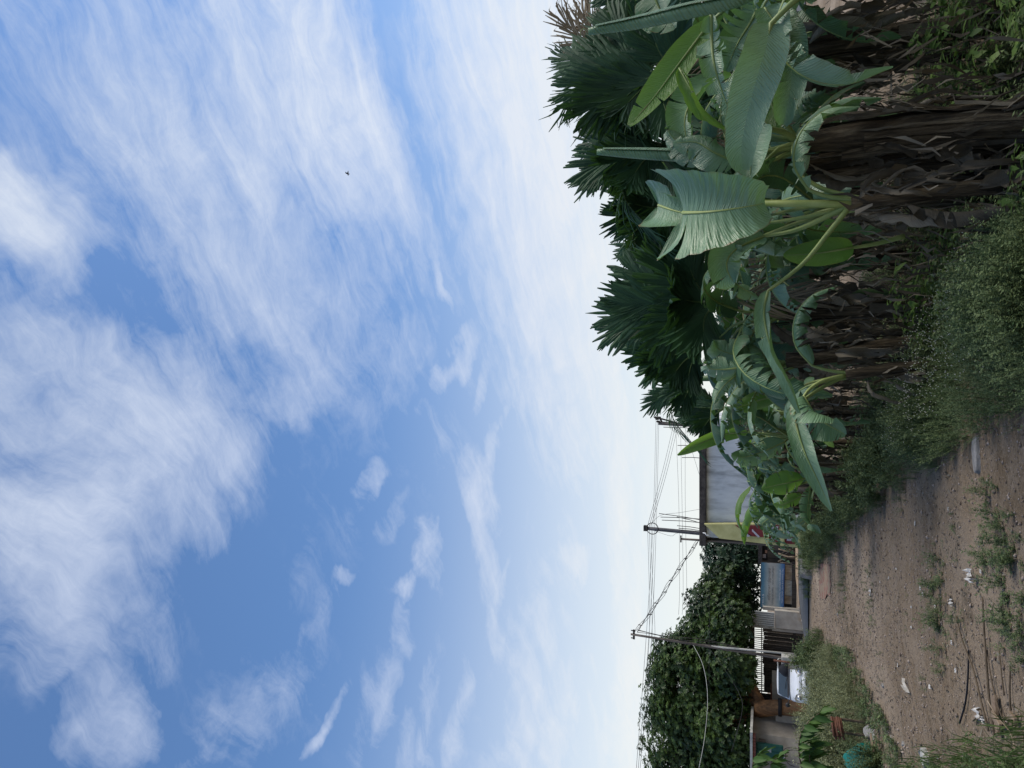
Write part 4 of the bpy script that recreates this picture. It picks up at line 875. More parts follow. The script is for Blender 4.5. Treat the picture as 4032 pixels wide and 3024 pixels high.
    leaf_parts('leaf', px((3065, 1562, 8.6), (3010, 1570, 8.6), (2950, 1590, 8.6), (2892, 1612, 8.6)), 0.125, RT, Cc, 'banana_young', (0.25, 0.25), 1, 65, .05, .1, .008, [at(3200, 1530, 8.7), at(3130, 1550, 8.6)], n=22)
    D, tD = hero('low banana plant whose two long drooping leaves lean over the weeds', (3330, 1478, 7.4), (3700, 1450, 7.4), 0.055, 0.045, 9, 6, 6)
    leaf_parts('leaf', px((3125, 1600, 7.2), (3140, 1690, 7.1), (3172, 1790, 7.0), (3215, 1880, 7.0), (3275, 2012, 7.05)), 0.10, [Vector((0, .5, 1)), Vector((.2, .2, 1)), Vector((.3, .3, 1)), Vector((.3, .7, .8))], D, 'banana', (0.4, 0.25), 0, 66, .07, .55, .010, [tD, at(3230, 1530, 7.3)], n=32, flip=-1, prof=(.7, .45))
    leaf_parts('leaf', px((3165, 1560, 7.2), (3195, 1610, 7.1), (3240, 1660, 7.05), (3330, 1712, 7.05)), 0.20, [Vector((.9, .1, .4))], D, 'banana', (0.05, 1.2), 5, 67, .05, .45, .010, [tD, at(3240, 1500, 7.3), at(3190, 1530, 7.25)], n=44, flip=1, gap=.4, pleat=.02, rib_mat='midrib')
    leaf_parts('leaf', px((3270, 1660, 7.3), (3265, 1720, 7.3), (3285, 1760, 7.25)), 0.07, RT, D, 'banana_young', (.5, .5), 0, 68, .1, .4, .006, None, n=14)
    E_, tE = hero('banana plant raising one bright upright leaf in front of the white building', (3110, 1720, 11.5), (3420, 1700, 11.5), 0.09, 0.06, 10, 10, 6)
    leaf_parts('leaf', px((2945, 1702, 11.5), (2860, 1710, 11.5), (2760, 1745, 11.4), (2668, 1792, 11.4)), 0.115, [Vector((1, .2, .4))], E_, 'banana_young', (.2, .35), 1, 71, .05, .7, .010, [tE], n=26, flip=-1)
    leaf_parts('leaf', px((3090, 1740, 11.3), (3000, 1780, 11.2), (2930, 1800, 11.1), (2880, 1790, 11)), 0.18, RT + UPV * .3, E_, 'banana', (.4, .4), 12, 72, .05, .35, .010, [tE], n=24)
    leaf_parts('leaf', px((3060, 1690, 11.3), (2980, 1640, 11.2), (2900, 1650, 11.1), (2860, 1690, 11)), 0.17, RT, E_, 'banana_dark', (.4, .4), 16, 73, .05, .5, .010, [tE], n=26)
    F_, tF = hero('banana plant with broad bright green leaf standing near the building corner', (3215, 1885, 12.5), (3400, 1870, 12.5), 0.08, 0.055, 11, 9, 5)
    leaf_parts('leaf', px((3165, 1885, 12.3), (3110, 1900, 12.2), (3050, 1912, 12.2), (3000, 1925, 12.2)), 0.20, RT, F_, 'banana_young', (.2, .25), 5, 74, .05, .1, .010, [tF], n=24)
    leaf_parts('leaf', px((3160, 1950, 12.2), (3110, 1975, 12.1), (3070, 1990, 12.1), (3046, 1985, 12.1)), 0.11, RT, F_, 'banana_young', (.3, .3), 6, 75, .06, .8, .008, [tF], n=20)
    leaf_parts('leaf', px((3190, 1920, 12.2), (3180, 2010, 12.0), (3190, 2060, 11.9), (3230, 2100, 11.9)), 0.13, RT + UPV * .5, F_, 'banana', (.3, .3), 8, 76, .06, .5, .008, [tF], n=20)
    leaf_parts('leaf', px((3180, 2040, 14), (3140, 2070, 14), (3125, 2110, 14), (3150, 2160, 14)), 0.08, RT + UPV * .3, F_, 'banana', (.4, .3), 12, 77, .06, .5, .008, [tF], n=20)
    leaf_parts('leaf', px((3050, 2030, 15), (3015, 2050, 15), (3000, 2070, 15), (3030, 2100, 15)), 0.09, RT + UPV * .3, F_, 'banana', (.4, .3), 14, 78, .06, .5, .008, None, n=20)
    for k, (root, t) in enumerate(((Cc, tC), (D, tD), (E_, tE), (F_, tF))): more_leaves(root, t, (5, 3, 6, 6)[k], 520 + k, .95, .11, 12)
def more_leaves(root, t, n, seed, L=1.1, w=.13, tears=9):
    """narrower torn leaves that fill the crown of a near plant"""
    r = random.Random(seed)
    for k in range(n):
        az = r.uniform(-.6, 3.7); d = Vector((math.cos(az), math.sin(az), 0)); el = r.uniform(.7, 1.35); pet = r.uniform(.25, .45); b0 = t + d * pet * math.cos(el) + UPV * pet * math.sin(el); LL = L * r.uniform(.7, 1.1); e = el; p = b0.copy(); pts = [b0]; bend = r.uniform(.3, .7)
        for i in range(4): e -= bend; p = p + d * (LL / 4) * math.cos(e) + UPV * (LL / 4) * math.sin(e); pts.append(p.copy())
        leaf_parts('leaf', pts, w * r.uniform(.8, 1.2), Vector((-d.y, d.x, r.uniform(-.7, .7))), root, r.choice(['banana', 'banana', 'banana_dark']), (r.uniform(.2, .9), r.uniform(.2, .9)), r.randint(tears // 2, tears), seed * 7 + k, .09, r.random(), .009, [t - UPV * .15, t.lerp(b0, .5)], n=28, flip=-1, gap=.9, edge=.05)
build_heroes()
# --- plants deeper in the field and further down the row: copies of four grown plants
def place_plants():
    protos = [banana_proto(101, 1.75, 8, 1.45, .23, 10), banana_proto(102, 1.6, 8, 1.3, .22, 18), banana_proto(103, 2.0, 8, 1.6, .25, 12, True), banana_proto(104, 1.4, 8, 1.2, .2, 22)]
    used = set()
    def put(k, x, y, s, rz, label, group):
        o = protos[k] if k not in used else copy_tree(protos[k]); used.add(k)
        o.location = (x, y, gz(x, y)); o.scale = (s, s, s); o.rotation_euler = (0, 0, rz)
        o['label'] = label; o['group'] = group
    r = random.Random(5)
    # tattered plants before the white building
    for (k, xx, yy, Y, zt, lab) in ((1, 3060, 1830, 14.5, 1.15, 'tattered banana plant half hiding the middle of the white wall'), (3, 3075, 1955, 18, 1.25, 'tattered banana plant with brown tipped leaves low on the white wall'),
                                  (3, 3040, 1985, 20, 1.35, 'banana plant with yellowing broken leaves before the yellow painted corner'), (1, 3015, 1890, 17, 1.3, 'ragged banana plant in the middle of the row before the white wall'), (1, 3000, 1690, 15.5, 1.0, 'tattered banana plant at the right end of the white wall'),
                                  (3, 3090, 2010, 24, 1.1, 'last banana plant of the row, closest to the road')):
        p = at(xx, yy, Y); put(k, p.x, Y, zt * .82, r.uniform(0, 6), lab, 'banana plants along the track')
    lab = 'banana plant in the dark thicket behind the front row'
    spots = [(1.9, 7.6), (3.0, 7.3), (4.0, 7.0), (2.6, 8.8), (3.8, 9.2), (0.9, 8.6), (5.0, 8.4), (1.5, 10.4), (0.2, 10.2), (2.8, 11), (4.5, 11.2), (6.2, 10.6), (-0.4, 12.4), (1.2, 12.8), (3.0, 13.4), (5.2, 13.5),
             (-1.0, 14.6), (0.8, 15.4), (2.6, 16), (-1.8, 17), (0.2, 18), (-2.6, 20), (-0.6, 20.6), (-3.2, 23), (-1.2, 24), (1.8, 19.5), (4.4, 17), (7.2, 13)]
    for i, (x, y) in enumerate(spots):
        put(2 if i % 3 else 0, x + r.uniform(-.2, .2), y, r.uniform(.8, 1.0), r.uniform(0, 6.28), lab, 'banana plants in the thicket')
place_plants()
# ------------------------------------------------------------------ areca palms
def frond(parent, pts, w, side, seed, mat='palm', nl=17, broad=0.045, name='frond', arch=1.0, tint=.5):
    """feather leaf: a rachis with two combs of broad pleated leaflets"""
    r = random.Random(seed); n = 26; C = catmull(pts, n); b = MB(); b.mi = 0
    b.tube(C[::2] + [C[-1]], [0.016 * (1 - 0.85 * i / 13) for i in range(14)], 5)
    b.mi = 1; Sd = Vector(side).normalized()
    for k in range(nl):
        t = 0.20 + 0.80 * k / (nl - 1); i = min(int(t * (n - 1)), n - 2); c = C[i].lerp(C[i + 1], t * (n - 1) - i)
        T = (C[i + 1] - C[max(i - 1, 0)]).normalized(); Sx = (Sd - T * Sd.dot(T)).normalized(); Nn = Sx.cross(T)
        if Nn.z < 0: Nn = -Nn
        a = math.radians(46 - 36 * ((t - .2) / .8) ** 1.1); ln = 1.05 * w * (0.55 + 0.75 * math.sin(math.pi * min(1, (t - .1) * 0.95)) ** .7) * r.uniform(.85, 1.1)
        for sg in (-1, 1):
            b.tint = min(1, max(0, tint + r.uniform(-.3, .3))); aa = a + r.uniform(-.08, .08)
            d = T * math.cos(aa) + Sx * (sg * math.sin(aa)); lift = Nn * 0.22
            wd = broad * r.uniform(.7, 1.35); acr = (T * math.sin(aa) - Sx * (sg * math.cos(aa)))
            g = []
            for q in range(5):
                u = q / 4; droop = -Vector((0, 0, 1)) * ln * .20 * u * u * r.uniform(.2, .9) * arch
                p = c + d * ln * u + lift * ln * math.sin(u * 2.2) * .35 + droop
                wq = wd * (.45, .85, 1.05, .95, r.uniform(.05, .45))[q]
                g.append([p - acr * wq * .5, p + Nn * wq * .22, p + acr * wq * .5])
            b.sheet(g)
    return b.build(name, [M['rachis'], M[mat]], parent, smooth=False)
def areca(label, crown, Y, tips, foot=None, w=0.42, seed=1, trunk_r=0.055, mat='palm', nl=24, broad=0.05, extra=1, h_in=None):
    c = at(crown[0], crown[1], Y); zg = gz(c.x, c.y)
    root = thing('areca_palm', (c.x, c.y, zg), label, 'palm', 'areca palms behind the bananas')
    b = MB(); path = catmull([(c.x, c.y, zg - .05), (c.x + .03, c.y, (zg + c.z) / 2), (c.x, c.y, c.z)], 12)
    b.tube(path, [trunk_r * (1.15 - .3 * i / 11) for i in range(12)], 10); tr = b.build('trunk', M['palm_trunk'], root, smooth=True)
    k = 0; z = zg + .3
    while z < c.z - .1:
        q = MB(); q.tube([(c.x + .02, c.y, z), (c.x + .02, c.y, z + .018)], trunk_r * 1.08, 10); q.build('trunk_ring', M['ring'], tr, smooth=True); z += .26 + .05 * math.sin(k); k += 1
    r = random.Random(seed)
    for i, (tx, ty, dy) in enumerate(tips):
        e = at(tx, ty, Y + dy); e = c + (e - c) * .84; d = e - c; mid = c + d * .5 + Vector((0, 0, d.length * .10)) + Vector((0, -dy * .1, 0))
        im = Vector((-d.z, r.uniform(-.25, .25) * d.length, d.x))          # across the frond, seen from the track
        frond(root, [c, mid, e], w * r.uniform(.85, 1.1), im, seed * 20 + i, mat, nl, broad, tint=r.uniform(.2, .7))
    a = r.uniform(3.6, 5.8); d = Vector((math.cos(a), math.sin(a), 0)); q0 = c - UPV * .18     # one dead frond hangs below the crown
    frond(root, [q0, q0 + d * .35 + UPV * .05, q0 + d * .55 - UPV * r.uniform(.6, 1.0)], w * .7, Vector((-d.y, d.x, .2)), seed * 20 + 17, 'palm_dry', 16, .022, name='dead_frond', arch=2.5, tint=.35)
    for i in range(extra):                                                 # fronds pointing away and towards
        a = r.uniform(0, 6.28); ln = r.uniform(.9, 1.3); d = Vector((math.cos(a), math.sin(a), 0))
        frond(root, [c, c + d * ln * .45 + Vector((0, 0, .45)), c + d * ln + Vector((0, 0, r.uniform(-.1, .4)))], w * .9, Vector((-d.y, d.x, 0)), seed * 20 + 11 + i, mat, nl, broad)
    return root
areca('areca palm at the right border with the tallest dark fan of fronds', (2640, 270), 8.4, [(2242, 245, .3), (2262, 345, 0), (2310, 430, -.3), (2400, 95, .2), (2560, 70, -.2), (2620, 480, -.4), (2330, 170, .4), (2700, 90, -.3), (2440, 430, -.5)], seed=1, w=.50, broad=.05)
areca('areca palm whose fronds spread behind the rolled banana leaf', (2610, 570), 8.6, [(2308, 560, .3), (2315, 660, 0), (2290, 718, .2), (2380, 485, .2), (2480, 700, -.4), (2420, 640, -.3), (2680, 760, -.3), (2640, 430, -.3)], seed=2, w=.42, broad=.042)
areca('areca palm with a rounded crown left of the rolled banana leaf', (2640, 820), 9.6, [(2455, 745, .2), (2450, 850, 0), (2490, 915, .2), (2470, 800, -.4), (2580, 960, -.3), (2600, 700, -.3), (2680, 930, -.3)], seed=3, w=.45, broad=.042)
areca('areca palm with ringed green trunk standing in the middle of the thicket', (2815, 1190), 9.0, [(2452, 1060, .2), (2430, 1160, 0), (2415, 1235, .1), (2394, 1300, .3), (2520, 1010, .3), (2620, 1020, -.4), (2700, 1040, -.3), (2760, 1330, -.4), (2600, 1330, -.2), (2680, 1180, -.5)], seed=4, w=.52, trunk_r=.06, broad=.054)
areca('areca palm with feathery fronds reaching over the power lines', (2770, 1370), 11.0, [(2484, 1335, .2), (2500, 1400, 0), (2545, 1470, .2), (2590, 1290, 0), (2640, 1480, -.4), (2700, 1500, -.3), (2560, 1430, -.4)], seed=5, w=.40, broad=.05)
areca('areca palm with one frond dropping its leaflets toward the power pole', (2760, 1490), 12.0, [(2540, 1605, .2), (2620, 1560, 0), (2680, 1590, -.2), (2660, 1450, .2)], seed=6, w=.30, broad=.035)
areca('small areca palm in front of the power pole', (2850, 1610), 13.5, [(2670, 1640, .2), (2690, 1600, 0), (2720, 1670, -.1), (2740, 1560, .1), (2760, 1690, -.3)], seed=7, w=.30, broad=.035)
areca('areca palm between the rounded crown and the middle palm', (2700, 1000), 11, [(2500, 960, .2), (2520, 1000, -.2), (2560, 900, .1), (2620, 1060, -.3), (2600, 900, -.3)], seed=8, w=.5, broad=.045)
areca('areca palm cut by the right border of the photograph', (2640, -60), 9.5, [(2390, 20, .2), (2330, -80, .1), (2440, 110, -.2), (2560, 130, -.3), (2680, 100, -.4)], seed=9, w=.5, broad=.045)
# a coconut palm further back, pale feathery tips
c = at(2560, 240, 16); ck = thing('coconut_palm', (c.x, c.y, gz(c.x, c.y)), 'coconut palm far behind with thin pale feathery frond tips', 'palm')
b = MB(); b.tube(catmull([(c.x, c.y, FIELD - .05), (c.x + .1, c.y, 2), c], 10), [.16 - .05 * i / 9 for i in range(10)], 10); b.build('trunk', M['twig'], ck, smooth=True)
for i, (tx, ty, dy) in enumerate([(2235, 100, 0), (2225, 230, .4), (2240, 400, -.3), (2300, 60, .3), (2330, 500, 0), (2480, 40, 0), (2500, 480, 0)]):
    e = at(tx, ty, 16 + dy); d = e - c
    frond(ck, [c, c + d * .55 + Vector((0, 0, .3)), e], .75, Vector((-d.z, .2, d.x)), 300 + i, 'palm_dry' if i in (0, 3, 5) else 'palm', 34, .035, arch=2.2)
# background palms as copies
def back_palms():
    r = random.Random(4); src = areca('x', (2700, 700), 15, [(2480, 560, .4), (2470, 650, 0), (2490, 780, -.3), (2540, 860, .3), (2600, 560, -.5), (2650, 880, .2), (2560, 700, -1.0), (2560, 720, 1.0)], seed=30, w=.6, broad=.07, extra=2)
    first = True
    for (x, y, s) in [(6.5, 15.5, .9), (4.6, 15, .75), (2.6, 15.2, .68), (0.9, 17, .66), (-0.6, 19, .62), (3.4, 18.5, .75), (6.0, 19, .95), (8.6, 17.5, 1.0), (-1.6, 22.5, .6), (1.4, 22, .7), (-3.0, 27, .55), (-.2, 28, .65)]:
        o = src if first else copy_tree(src); first = False
        o.location = (x, y, gz(x, y)); o.scale = (s, s, s * .95); o.rotation_euler = (0, 0, r.uniform(-.5, .5))
        o['label'] = 'areca palm deep in the thicket behind the front palms'; o['group'] = 'areca palms deep in the thicket'
back_palms()
# ------------------------------------------------------------------ weeds, bushes, grass, pebbles
def clump_mesh(seed, h, nst, leaves, lsize, spread, droop=.25, flower=False):
    """one weed: thin branching stems with small leaves -> triangles (V,F,tint)"""
    r = np.random.default_rng(seed); V, F_, t = [], [], []
    def tri(a, b_, c, tt):
        k = len(V); V.extend([a, b_, c]); F_.append((k, k + 1, k + 2)); t.extend([tt] * 3)
    for s in range(nst):
        az = r.uniform(0, 6.28); ln = h * r.uniform(.55, 1.0); out = spread * r.uniform(.2, 1.0); d = np.array([math.cos(az), math.sin(az), 0])
        p0 = np.array([r.uniform(-.04, .04), r.uniform(-.04, .04), 0]); prev = p0
        for q in range(1, 5):
            u = q / 4; p = p0 + d * out * u ** 1.4 + np.array([0, 0, ln * u - droop * out * u * u]); sd = np.array([-d[1], d[0], 0]) * .004
            tri(prev - sd, prev + sd, p, .15); prev = p
        for q in range(leaves):
            u = r.uniform(.12, 1.0) ** .7; c = p0 + d * out * u ** 1.4 + np.array([0, 0, ln * u - droop * out * u * u])
            a2 = r.uniform(0, 6.28); dv = np.array([math.cos(a2), math.sin(a2), r.uniform(-.3, .7)]); L_ = lsize * r.uniform(.5, 1.3); sv = np.cross(dv, [0, 0, 1]); sv = sv / (np.linalg.norm(sv) + 1e-6) * L_ * .28
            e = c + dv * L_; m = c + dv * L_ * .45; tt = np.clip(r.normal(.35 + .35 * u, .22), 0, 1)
            tri(c, m + sv, e, tt); tri(c, e, m - sv, tt)
    return np.array(V), np.array(F_), np.array(t)
def scatter(name, protos, spots, mat, label, cat, kind, loc=None, group=None, seed=0):
    """spots: (x, y, z, scale)"""
    r = np.random.default_rng(seed); VV, FF, TT = [], [], []; base = 0
    for (x, y, z, s) in spots:
        V, F_, t = protos[r.integers(len(protos))]; a = r.uniform(0, 6.28); ca, sa = math.cos(a), math.sin(a)
        W = V * s; W = np.stack([W[:, 0] * ca - W[:, 1] * sa + x, W[:, 0] * sa + W[:, 1] * ca + y, W[:, 2] * r.uniform(.85, 1.15) + z], 1)
        VV.append(W); FF.append(F_ + base); TT.append(np.clip(t + r.normal(0, .12), 0, 1)); base += len(V)
    o = np_obj(name, np.concatenate(VV), np.concatenate(FF), mat, np.concatenate(TT), loc=loc)
    tag(o, label, cat, group, kind)
    return o
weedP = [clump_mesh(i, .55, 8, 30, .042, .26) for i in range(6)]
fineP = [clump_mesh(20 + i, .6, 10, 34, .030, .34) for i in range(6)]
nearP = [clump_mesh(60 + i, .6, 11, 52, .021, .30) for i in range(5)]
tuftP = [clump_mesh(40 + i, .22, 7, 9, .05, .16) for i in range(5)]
def verge_right():
    r = random.Random(3); sp = []
    for i in range(2000):
        Y = 4.6 + (30 - 4.6) * r.random() ** 1.55; e = edge_x(Y)
        wdt = .75 + .25 * math.sin(Y * 1.3) + .055 * Y
        d = r.random() ** .8 * wdt + .12 + .12 * math.sin(Y * 3.1) + .1 * math.sin(Y * 7.7); x = e + d
        s = (.45 + .75 * sstep(0, .55, d)) * r.uniform(.65, 1.1) * (.56 + .42 * sstep(6, 13, Y)) * (.45 + .8 * (.5 + mnoise.noise(Vector((x * .9, Y * .7, 5)))))
        sp.append((x, Y, gz(x, Y) - .02, s))
    for i in range(170):
        Y = r.uniform(4.5, 7.2); x = edge_x(Y) + .05 + r.random() * 1.1; sp.append((x, Y, gz(x, Y) - .02, r.uniform(.35, .7)))
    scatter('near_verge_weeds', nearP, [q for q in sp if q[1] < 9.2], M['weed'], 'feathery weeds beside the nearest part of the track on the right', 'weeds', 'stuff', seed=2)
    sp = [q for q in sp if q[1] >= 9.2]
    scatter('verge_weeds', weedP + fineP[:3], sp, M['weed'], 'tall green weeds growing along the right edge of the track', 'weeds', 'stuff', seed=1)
    # tiny pale flower heads over the near weeds
    V, F_, t = [], [], []
    for i in range(900):
        Y = r.uniform(5.2, 8.2); x = edge_x(Y) + r.uniform(.25, 1.35); z = gz(x, Y) + r.uniform(.22, .46); s = .005
        k = len(V); V += [(x - s, Y, z - s), (x + s, Y, z - s), (x, Y - s, z + s), (x, Y + s, z)]; F_ += [(k, k + 1, k + 2), (k + 1, k + 3, k + 2), (k + 3, k, k + 2), (k, k + 3, k + 1)]
    o = np_obj('weed_flowers', V, F_, M['flower']); tag(o, 'tiny pale flower heads on the near weeds right of the track', 'flowers', kind='stuff')
verge_right()
def bush(name, label, cx, cy, rx, ry, h, n, protos, mat, seed, group=None, cat='bush', tilt=0):
    r = random.Random(seed); sp = []
    for i in range(n):
        a = r.uniform(0, 6.28); q = math.sqrt(r.random()); x = cx + rx * q * math.cos(a); y = cy + ry * q * math.sin(a)
        s = h / .55 * (1 - .55 * q * q) * r.uniform(.45, 1.12); sp.append((x, y, gz(x, y) - .03, s))
    return scatter(name, protos, sp, mat, label, cat, None, loc=(cx, cy, gz(cx, cy)), group=group, seed=seed)
G = 'weed bushes left of the track'
bush('weed_bush', 'large grey-green weed bush left of the track in front of the silver car', -7.8, 18.0, 1.85, 2.7, .90, 520, fineP, M['bushleaf'], 1, G)
bush('weed_bush', 'grey-green weed bush behind the rusty pipes on the left', -6.8, 14.4, 1.65, 1.9, .90, 400, fineP, M['bushleaf'], 2, G)
bush('weed_bush', 'far grey-green weed bush around the foot of the silver car', -11.2, 23.6, 2.6, 2.2, .34, 190, fineP, M['bushleaf'], 7, G)
bush('weed_bush', 'round dark green bush beside the track at the foot of the leaning pole', -7.75, 22.6, .85, .9, .85, 110, weedP, M['weed'], 3, G)
bush('weed_bush', 'weed bush at the left border beside the teal net', -6.6, 11.6, 1.4, .8, .5, 110, fineP, M['bushleaf'], 4, G)
bush('weed_bush', 'creeper-covered bush climbing the foot of the utility pole', -9.15, 26.4, .3, .3, 1.0, 45, weedP, M['weed'], 6, G)
bush('weed_bush', 'small dark bush at the end of the verge beside the road', -7.1, 29.6, .9, 1.6, .62, 80, weedP, M['weed'], 5)
# weed tufts on the track itself
T = [(3330, 2330, .6, 22, 'small weed tuft in the middle of the track near the road'), (3425, 2345, .55, 26, 'weed tuft on the track with white scrap on it'), (3700, 2370, .55, 70, 'wide weed patch in the centre of the track'),
     (3980, 2320, .55, 90, 'dark weed patch at the lower border of the photograph'), (3760, 2130, .35, 12, 'thin weed sprig at the right part of the track'), (3900, 2110, .5, 60, 'weed sprigs near the lower border, right of the plastic bag'),
     (3570, 2400, .28, 8, 'tiny weed on the gravel left of the track centre'), (3445, 2410, .26, 8, 'tiny weed on the gravel beside the tuft with scrap'), (3640, 2690, .3, 10, 'low weed sprig at the left part of the track'), (3780, 2440, .3, 14, 'low weed beside the long dry stalks'), (3470, 2640, .35, 16, 'low weeds at the foot of the large bush')]
for i, (xx, yy, hh, n, lab) in enumerate(T):
    p = at_g(xx, yy); rr = .20 * math.sqrt(n / 10) * (p.y / 9)
    bush('weed_tuft', lab, p.x, p.y, rr * 1.4, rr * 1.1, hh * .5, int(n * 1.3), tuftP + weedP[:2], M['weed'], 50 + i, 'weed tufts on the track', 'weed')
# low ground cover at the left margin of the track
r = random.Random(9); sp = []
for i in range(420):
    Y = r.uniform(8.5, 23); x = left_x(Y) + .35 - r.random() ** 1.3 * 1.1; sp.append((x, Y, gz(x, Y) - .01, r.uniform(.4, 1.0)))
scatter('margin_weeds', tuftP, sp, M['weed'], 'low weeds along the left margin of the track', 'weeds', 'stuff', seed=4)
# grass in the lower left corner
def grass_patch():
    r = np.random.default_rng(8); n = 9000; V = np.zeros((n * 5, 3)); F_ = np.zeros((n * 3, 3), dtype=int); t = np.zeros(n * 5)
    k = 0
    while k < n:
        Y = r.uniform(4.6, 9.2); x = r.uniform(-4.9, -1.9)
        lim = -2.2 - (Y - 5.4) * .55 + .18 * math.sin(Y * 5)
        if x > lim or r.random() > .35 + .65 * min(1, (lim - x) / .4): continue
        hgt = r.uniform(.22, .55) * (0.55 + .45 * min(1, (lim - x) / .5)); ld = np.array([-.12 + r.normal(0, .4), -.25 + r.normal(0, .35), 1.0]); ld /= np.linalg.norm(ld); sd = np.array([r.normal(), r.normal(), 0]); sd = sd / np.linalg.norm(sd) * r.uniform(.0025, .006)
        p0 = np.array([x, Y, gz(x, Y) - .01]); p1 = p0 + ld * hgt * .55; p2 = p0 + ld * hgt + np.array([ld[0] * .15, ld[1] * .15, -.05])
        b = k * 5; V[b:b + 5] = [p0 - sd, p0 + sd, p1 - sd * .8, p1 + sd * .8, p2]; F_[k * 3:k * 3 + 3] = [(b, b + 1, b + 3), (b, b + 3, b + 2), (b + 2, b + 3, b + 4)]; t[b:b + 5] = np.clip(r.normal(.45, .25), 0, 1); k += 1
    o = np_obj('grass', V, F_, M['grass'], t); tag(o, 'thick green grass in the lower left corner beside the track', 'grass', kind='stuff')
grass_patch()
r = random.Random(19); sp = []
for i in range(150):
    Y = r.uniform(4.8, 8.8); x = -2.35 - (Y - 5.4) * .55 - r.random() * 1.6; sp.append((x, Y, gz(x, Y), r.uniform(.5, 1.0)))
scatter('corner_weeds', tuftP + fineP[:2], sp, M['grass'], 'feathery weeds mixed into the grass of the lower left corner', 'weeds', 'stuff', seed=14)
# pebbles and clods
def pebbles():
    r = np.random.default_rng(5); n = 20000; V, F_, t = [], [], []
    oc = np.array([(1, 0, 0), (-1, 0, 0), (0, 1, 0), (0, -1, 0), (0, 0, 1), (0, 0, -.6)], dtype=float); of = np.array([(0, 2, 4), (2, 1, 4), (1, 3, 4), (3, 0, 4), (2, 0, 5), (1, 2, 5), (3, 1, 5), (0, 3, 5)])
    VV, FF, TT = [], [], []
    for i in range(n):
        Y = 4.5 + 23 * r.random() ** 2.0; x = left_x(Y) - .3 + (edge_x(Y) - left_x(Y) + .5) * r.random()
        s = np.clip(r.lognormal(-5.25, .5), .002, .022) * (1 + Y * .035); W = oc * s * r.uniform(.6, 1.3, (6, 3)); W[:, 2] *= .7; W += (x, Y, gz(x, Y) + s * .2)
        VV.append(W); FF.append(of + 6 * i); TT.append(np.full(6, r.random()))
    m = leafmat('pebble', (0.085, 0.062, 0.050), (0.36, 0.30, 0.26), 0.0, None, .95, spec=.2, nscale=0.3)
    tag(np_obj('gravel', np.concatenate(VV), np.concatenate(FF), m, np.concatenate(TT)), 'small stones and clods strewn over the dirt track', 'gravel', kind='stuff')
pebbles()
# straw, dead leaf bits and twigs trodden into the track
def straw():
    r = np.random.default_rng(23); V, F_, t = [], [], []
    for i in range(5200):
        Y = 4.6 + 20 * r.random() ** 1.8; x = left_x(Y) - .4 + (edge_x(Y) - left_x(Y) + .9) * r.random()
        if mnoise.noise(Vector((x * .8, Y * .5, 9))) < -.12: continue
        a = r.uniform(0, 6.28); L_ = r.uniform(.02, .09) * (1 + Y * .04); w = r.uniform(.0015, .006) * (1 + Y * .05); d = np.array([math.cos(a), math.sin(a), 0]) * L_; s = np.array([-math.sin(a), math.cos(a), 0]) * w; c = np.array([x, Y, gz(x, Y) + .006])
        k = len(V); V += [c - s, c + s, c + d * .5 + s + (0, 0, .008), c + d * .5 - s + (0, 0, .01), c + d + s * .3]; F_ += [(k, k + 1, k + 2), (k, k + 2, k + 3), (k + 3, k + 2, k + 4)]; t += [float(r.random() ** 1.5)] * 5
    tag(np_obj('straw', V, F_, M['dry'], t), 'straw and dead leaf bits trodden into the dirt track', 'straw', kind='stuff')
straw()
# leafy undergrowth below the bananas: lance-shaped leaves
def leafy(label, cx, cy, rx, ry, h, n, seed, lsize=.11):
    r = np.random.default_rng(seed); V, F_, t = [], [], []
    for i in range(n):
        a = r.uniform(0, 6.28); q = math.sqrt(r.random()); x = cx + rx * q * math.cos(a); y = cy + ry * q * math.sin(a); z = gz(x, y) + h * (1 - .6 * q * q) * r.random() ** .5
        a2 = r.uniform(0, 6.28); d = np.array([math.cos(a2), math.sin(a2), r.uniform(-.4, .35)]); L_ = lsize * r.uniform(.6, 1.3); s = np.cross(d, [0, 0, 1.0]); s = s / np.linalg.norm(s) * L_ * .2; c = np.array([x, y, z]); k = len(V)
        m1, m2, e = c + d * L_ * .35, c + d * L_ * .7 - np.array([0, 0, L_ * .06]), c + d * L_ - np.array([0, 0, L_ * .22])
        V += [c, m1 + s, m1 - s, m2 + s * .8, m2 - s * .8, e]; F_ += [(k, k + 1, k + 2), (k + 1, k + 3, k + 4), (k + 1, k + 4, k + 2), (k + 3, k + 5, k + 4)]; t += [float(np.clip(r.normal(.5, .25), 0, 1))] * 6
    o = np_obj('leafy_shrub', V, F_, M['shrub'], t, loc=(cx, cy, gz(cx, cy))); tag(o, label, 'shrub', 'leafy shrubs under the bananas'); return o
leafy('bright leafy shrub in the lower right corner under the bananas', 2.5, 5.1, .75, .7, .62, 1100, 1)
leafy('leafy shrub in the shade behind the lower right corner', 2.75, 6.9, .75, .6, .85, 900, 2)
leafy('leafy shrub between the two banana stems at the middle of the row', .95, 7.6, .6, .5, .75, 700, 3)
leafy('low leafy plant beside the foot of the slim banana', 1.25, 5.2, .45, .5, .4, 450, 4, .08)
leafy('leafy plant at the right border below the hanging banana leaf', 3.3, 5.6, .5, .5, .8, 500, 5)

